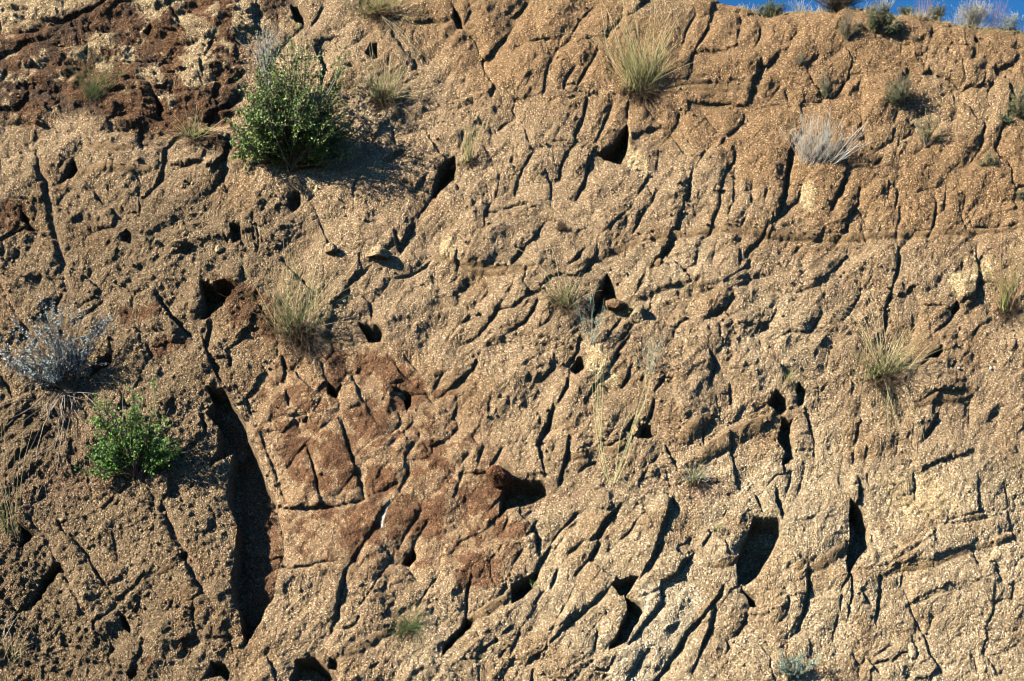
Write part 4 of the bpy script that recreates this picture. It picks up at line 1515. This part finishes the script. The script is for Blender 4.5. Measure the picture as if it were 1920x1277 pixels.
# blue-green forb with pale stems
twigs(1108, 660, 95, 'spindly blue-green forb hanging over the shadowed joint below the cave-like hollow', n=8, fan=24, skew=6, mat=M_BLUEG, leafmat=M_BLUEG, leaves=9, name='forb', cat='plant', forks=3, wid=.002)
twigs(1215, 715, 80, 'faint blue-green forb in front of the shaded recess, centre right', n=8, fan=40, mat=M_BLUEG, leafmat=M_BLUEG, leaves=7, name='forb', cat='plant', forks=3, wid=.0018)
twigs(1492, 1275, 48, 'pale mint-green low plant at the bottom edge, right of centre', n=22, fan=80, mat=M_BLUEG, leafmat=M_BLUEG, leaves=16, name='forb', cat='plant', forks=3, out=(.2, 1))
twigs(1560, 1290, 50, 'dark bare twiggy plant at the bottom edge beside the mint-green plant', n=7, fan=50, mat=M_DARK, leafmat=M_DARK, leaves=3, name='dry_twigs', cat='plant', forks=3)
twigs(1182, 600, 26, 'little yellow-flowered weed on the round knob right of the cave-like hollow', n=14, fan=80, mat=M_YGREEN, leafmat=M_YEL, leaves=1, name='yellow_flower', cat='flower', forks=1, wid=.0014, lw=.012, ll=.012)
# plants on the upper right face
leafy_bush(1650, 70, 78, 62, 'dense grey-green shrub just under the crest, upper right', M_BUSHD, nst=50, leaves=3200, fan=80, lw=.007, ll=.016, name='grey_green_shrub')
leafy_bush(1588, 80, 60, 62, 'thin see-through olive shrub left of the dense shrub under the crest', M_BUSHD, nst=24, leaves=700, fan=60, lw=.006, ll=.014, name='olive_shrub')
leafy_bush(1690, 200, 85, 62, 'dusty shrub over a dark crumbly hollow on the upper right face', M_BUSHD, nst=34, leaves=1400, fan=70, lw=.007, ll=.014, skew=-20, name='dusty_shrub', group=None)
leafy_bush(1735, 275, 75, 65, 'faint olive weed on bare orange rock, far upper right', M_YGREEN, nst=22, leaves=520, fan=55, lw=.005, ll=.014, skew=20, name='olive_weed')
leafy_bush(1912, 222, 60, 70, 'dark green shrub cut off by the right edge, with exposed roots', M_BUSHD, nst=30, leaves=1500, fan=70, lw=.008, ll=.016, name='dark_shrub')
leafy_bush(1884, 232, 34, 22, 'small green creeping plant left of the shrub at the right edge', M_BUSHD, nst=16, leaves=420, fan=100, lw=.008, ll=.014, name='creeping_plant')
leafy_bush(1852, 312, 34, 26, 'little green sprig on bare rock below the creeping plant, far right', M_BUSHD, nst=14, leaves=320, fan=100, lw=.008, ll=.014, name='creeping_plant')
leafy_bush(1914, 372, 18, 14, 'speck of green weed at the right edge below the others', M_BUSHD, nst=10, leaves=160, fan=100, lw=.007, ll=.012, name='creeping_plant')
leafy_bush(1550, 182, 26, 56, 'slim olive sprig in a joint above the silvery shrub', M_BUSHD, nst=14, leaves=420, fan=26, lw=.006, ll=.014, name='olive_sprig')
leafy_bush(1498, 126, 36, 26, 'faint small weed on orange rock left of the slim olive sprig', M_BUSHD, nst=10, leaves=200, fan=70, lw=.005, ll=.012, name='olive_weed')
# crest plants against the sky
twigs(1575, 12, 62, 'dark bare brushwood on the crest at the left end of the sky', n=130, fan=82, mat=M_DARK, leafmat=M_BARK, leaves=5, name='brushwood', wid=.003, forks=6)
twigs(1448, 14, 36, 'grey-green scrub on the crest where the sky begins', n=60, fan=85, mat=M_BARK, leafmat=M_BUSHD, leaves=10, name='scrub')
leafy_bush(1765, 24, 52, 34, 'yellowish scrub bush on the crest, right of the middle of the sky', M_OLIVE, nst=30, leaves=1000, fan=62, lw=.006, ll=.013, name='crest_bush', skew=-10)
leafy_bush(1702, 20, 56, 15, 'low grey bush on the crest left of the yellowish one', M_BUSHD, nst=24, leaves=600, fan=80, lw=.006, ll=.013, name='crest_bush')
twigs(1828, 38, 60, 'pale wispy dry shrub on the crest against the sky', n=90, fan=60, mat=M_GREY, leafmat=M_STRAW, leaves=3, name='wispy_shrub', wid=.0013, forks=6)
twigs(1900, 44, 36, 'sage-green wisps on the crest at the right corner', n=60, fan=70, mat=M_GREY, leafmat=M_SAGE, leaves=5, name='wispy_shrub', wid=.0013)
twigs(1662, 14, 60, 'thin bare stalks on the crest left of the low grey bush', n=26, fan=44, mat=M_GREY, name='wispy_shrub', wid=.0013, forks=4)
twigs(1500, 8, 34, 'pale thin stalks on the crest near the left end of the sky', n=26, fan=60, mat=M_GREY, name='wispy_shrub', wid=.0012, forks=4)
twigs(1738, 22, 66, 'reddish wiry stems on the crest between the two crest bushes', n=16, fan=30, mat=M_RED, name='wispy_shrub', wid=.0011, forks=5)
twigs(1868, 42, 82, 'tall reddish wiry stems on the crest near the right corner', n=30, fan=44, mat=M_RED, name='wispy_shrub', wid=.0011, forks=5)
twigs(1800, 34, 30, 'short grey stubble on the crest right of the yellowish bush', n=22, fan=70, mat=M_GREY, name='wispy_shrub', wid=.0011, forks=4)
# continuous dry growth along the rim
o_ = surf(1650, 16); rg = Geo()
for i in range(900):
    x_ = 1385 + 560 * R.rand(); k_ = 0.4 + 0.6 * math.sin(x_ * .031 + 1.3) ** 2
    p_ = surf(x_, float(np.interp(x_, CX, CY)) + R.uniform(-1, 12))
    rg.tube(curve(p_, dirv(R.normal() * 35, R.uniform(-.2, .6)), R.uniform(.03, .11) * k_, -UP * .4 + U * R.normal() * .4, 4, .1), .0016, .0007)
ro = rg.build('dry_grass', M_STRAW, None, o_); ro.location = o_; ro['kind'] = 'stuff'; ro['label'] = 'short dry grass growing all along the rim under the sky'
# crumbs and pebbles shed from the rock, lying where the face eases off
def scree():
    gy_, gx_ = np.gradient(HM[IY0:IY1, IX0:IX1] * 250)
    ease = np.exp(-(np.hypot(gx_, gy_) / 1.2) ** 2) * (0.15 + SOIL[IY0:IY1, IX0:IX1] + BROWN[IY0:IY1, IX0:IX1] * 0.2 + sstep(9, 2, DJ))
    ease *= sstep(0.1, 0.6, jag(gx, gy, 120, 5, 3) + 0.35)
    w_ = (ease / ease.sum()).ravel(); pick = R.choice(w_.size, 2600, p=w_)
    v = []; f = []
    oc = np.array([[1, 0, 0], [-1, 0, 0], [0, 1, 0], [0, -1, 0], [0, 0, 1], [0, 0, -1]], float)
    fc_ = np.array([[0, 2, 4], [2, 1, 4], [1, 3, 4], [3, 0, 4], [2, 0, 5], [1, 2, 5], [3, 1, 5], [0, 3, 5]])
    nx_ = IX1 - IX0
    for k, q in enumerate(pick):
        p = POS[IY0 + q // nx_, IX0 + q % nx_]; r = R.gamma(2.2, .0028) + .003
        v.append(p + N * r * .3 + oc @ np.linalg.qr(R.normal(size=(3, 3)))[0] * r * R.uniform(.6, 1.2, (6, 1))); f.append(fc_ + 6 * k)
    o = mesh_np('pebbles', np.concatenate(v) - o_, np.concatenate(f), rock_material('pebble_rock', False, (.27, .19, .11))); o.location = o_
    o['kind'] = 'stuff'; o['label'] = 'small pebbles and crumbs of rock lying in the joints and on the ledges'
scree()
# loose stones
def stone(x, y, rx, ry, rz, label, seed, tint=(.36, .26, .15), out=0.0, rot=0.0):
    import bmesh
    bm = bmesh.new(); bmesh.ops.create_icosphere(bm, subdivisions=4, radius=1)
    for v in bm.verts:
        n = v.co.normalized(); off = Vector((seed * 3.1, seed * 1.7, 0))
        c = n.copy()
        for ax in range(7):            # knock flat faces off it
            q = mnoise.noise_vector(Vector((seed + ax * 5.3, ax * 2.1, seed * .7))).normalized()
            dd = c.dot(q)
            if dd > .66: c -= q * (dd - .66) * .85
        c *= 1 + .10 * mnoise.noise(n * 2 + off) + .07 * mnoise.noise(n * 6 + off) + .05 * mnoise.noise(n * 15 + off)
        v.co = c
    m_ = Matrix.Rotation(rot, 3, 'Z')
    M3 = Matrix((Vector(U), Vector(V), Vector(N))).transposed()
    for v in bm.verts:
        c = m_ @ Vector((v.co.x * rx / 250, v.co.y * ry / 250, v.co.z * rz / 250)); v.co = M3 @ c
    me = bpy.data.meshes.new('stone'); bm.to_mesh(me); bm.free()
    me.materials.append(STONE_M.setdefault(tint, rock_material('stone_rock', False, tint)))
    o = bpy.data.objects.new('stone', me); COL.objects.link(o)
    o.location = surf(x, y, out + rz / 250 * 0.35)
    o['label'] = label; o['category'] = 'stone'
STONE_M = {}
stone(622, 480, 13, 12, 15, 'loose pale stone on the ledge right of the left grass clump, with a black shadow', 1, out=.01)
stone(712, 486, 26, 15, 17, 'larger flat pale stone wedged at the foot of the long diagonal joint', 2, out=.01)
stone(1235, 500, 9, 10, 9, 'brown pebble in a dark nook at the centre right', 3, (.24, .15, .08))
stone(1153, 583, 24, 13, 16, 'brown rounded stone lying in the mouth of the black cave-like hollow', 4, (.24, .15, .08), out=.02)
stone(1196, 600, 18, 22, 18, 'round grey-tan knob stone right of the cave-like hollow', 5, (.28, .21, .13))
stone(932, 892, 27, 20, 30, 'dark rusty rock jutting out and throwing the widest black shadow, low centre', 6, (.13, .06, .03), out=.01, rot=-.3)
stone(740, 728, 22, 12, 13, 'pale rough lump with a dark jagged shadow on the rust-stained slab', 7, (.36, .26, .15))
stone(340, 465, 18, 10, 12, 'oblong stone set in a slot on the left side of the face', 8, (.26, .18, .10), rot=.3)
stone(1190, 812, 9, 12, 8, 'small tan stone caught in the shaded recess behind the tall pale stems', 9, (.32, .2, .1))
stone(412, 470, 10, 11, 9, 'small rounded stone on the left face above the grey-sided slab', 10)
stone(342, 422, 8, 9, 9, 'little knobby stone above the oblong stone, left side', 11)
stone(1710, 1222, 8, 16, 7, 'small white-edged flake standing in bare pale rock, bottom right', 12, (.42, .33, .22))
stone(1858, 692, 4, 4, 4, 'white pebble on the right slope', 13, (.75, .7, .62))
stone(1797, 692, 4, 3, 4, 'white pebble right of the long-stemmed grass clump', 14, (.7, .65, .55))
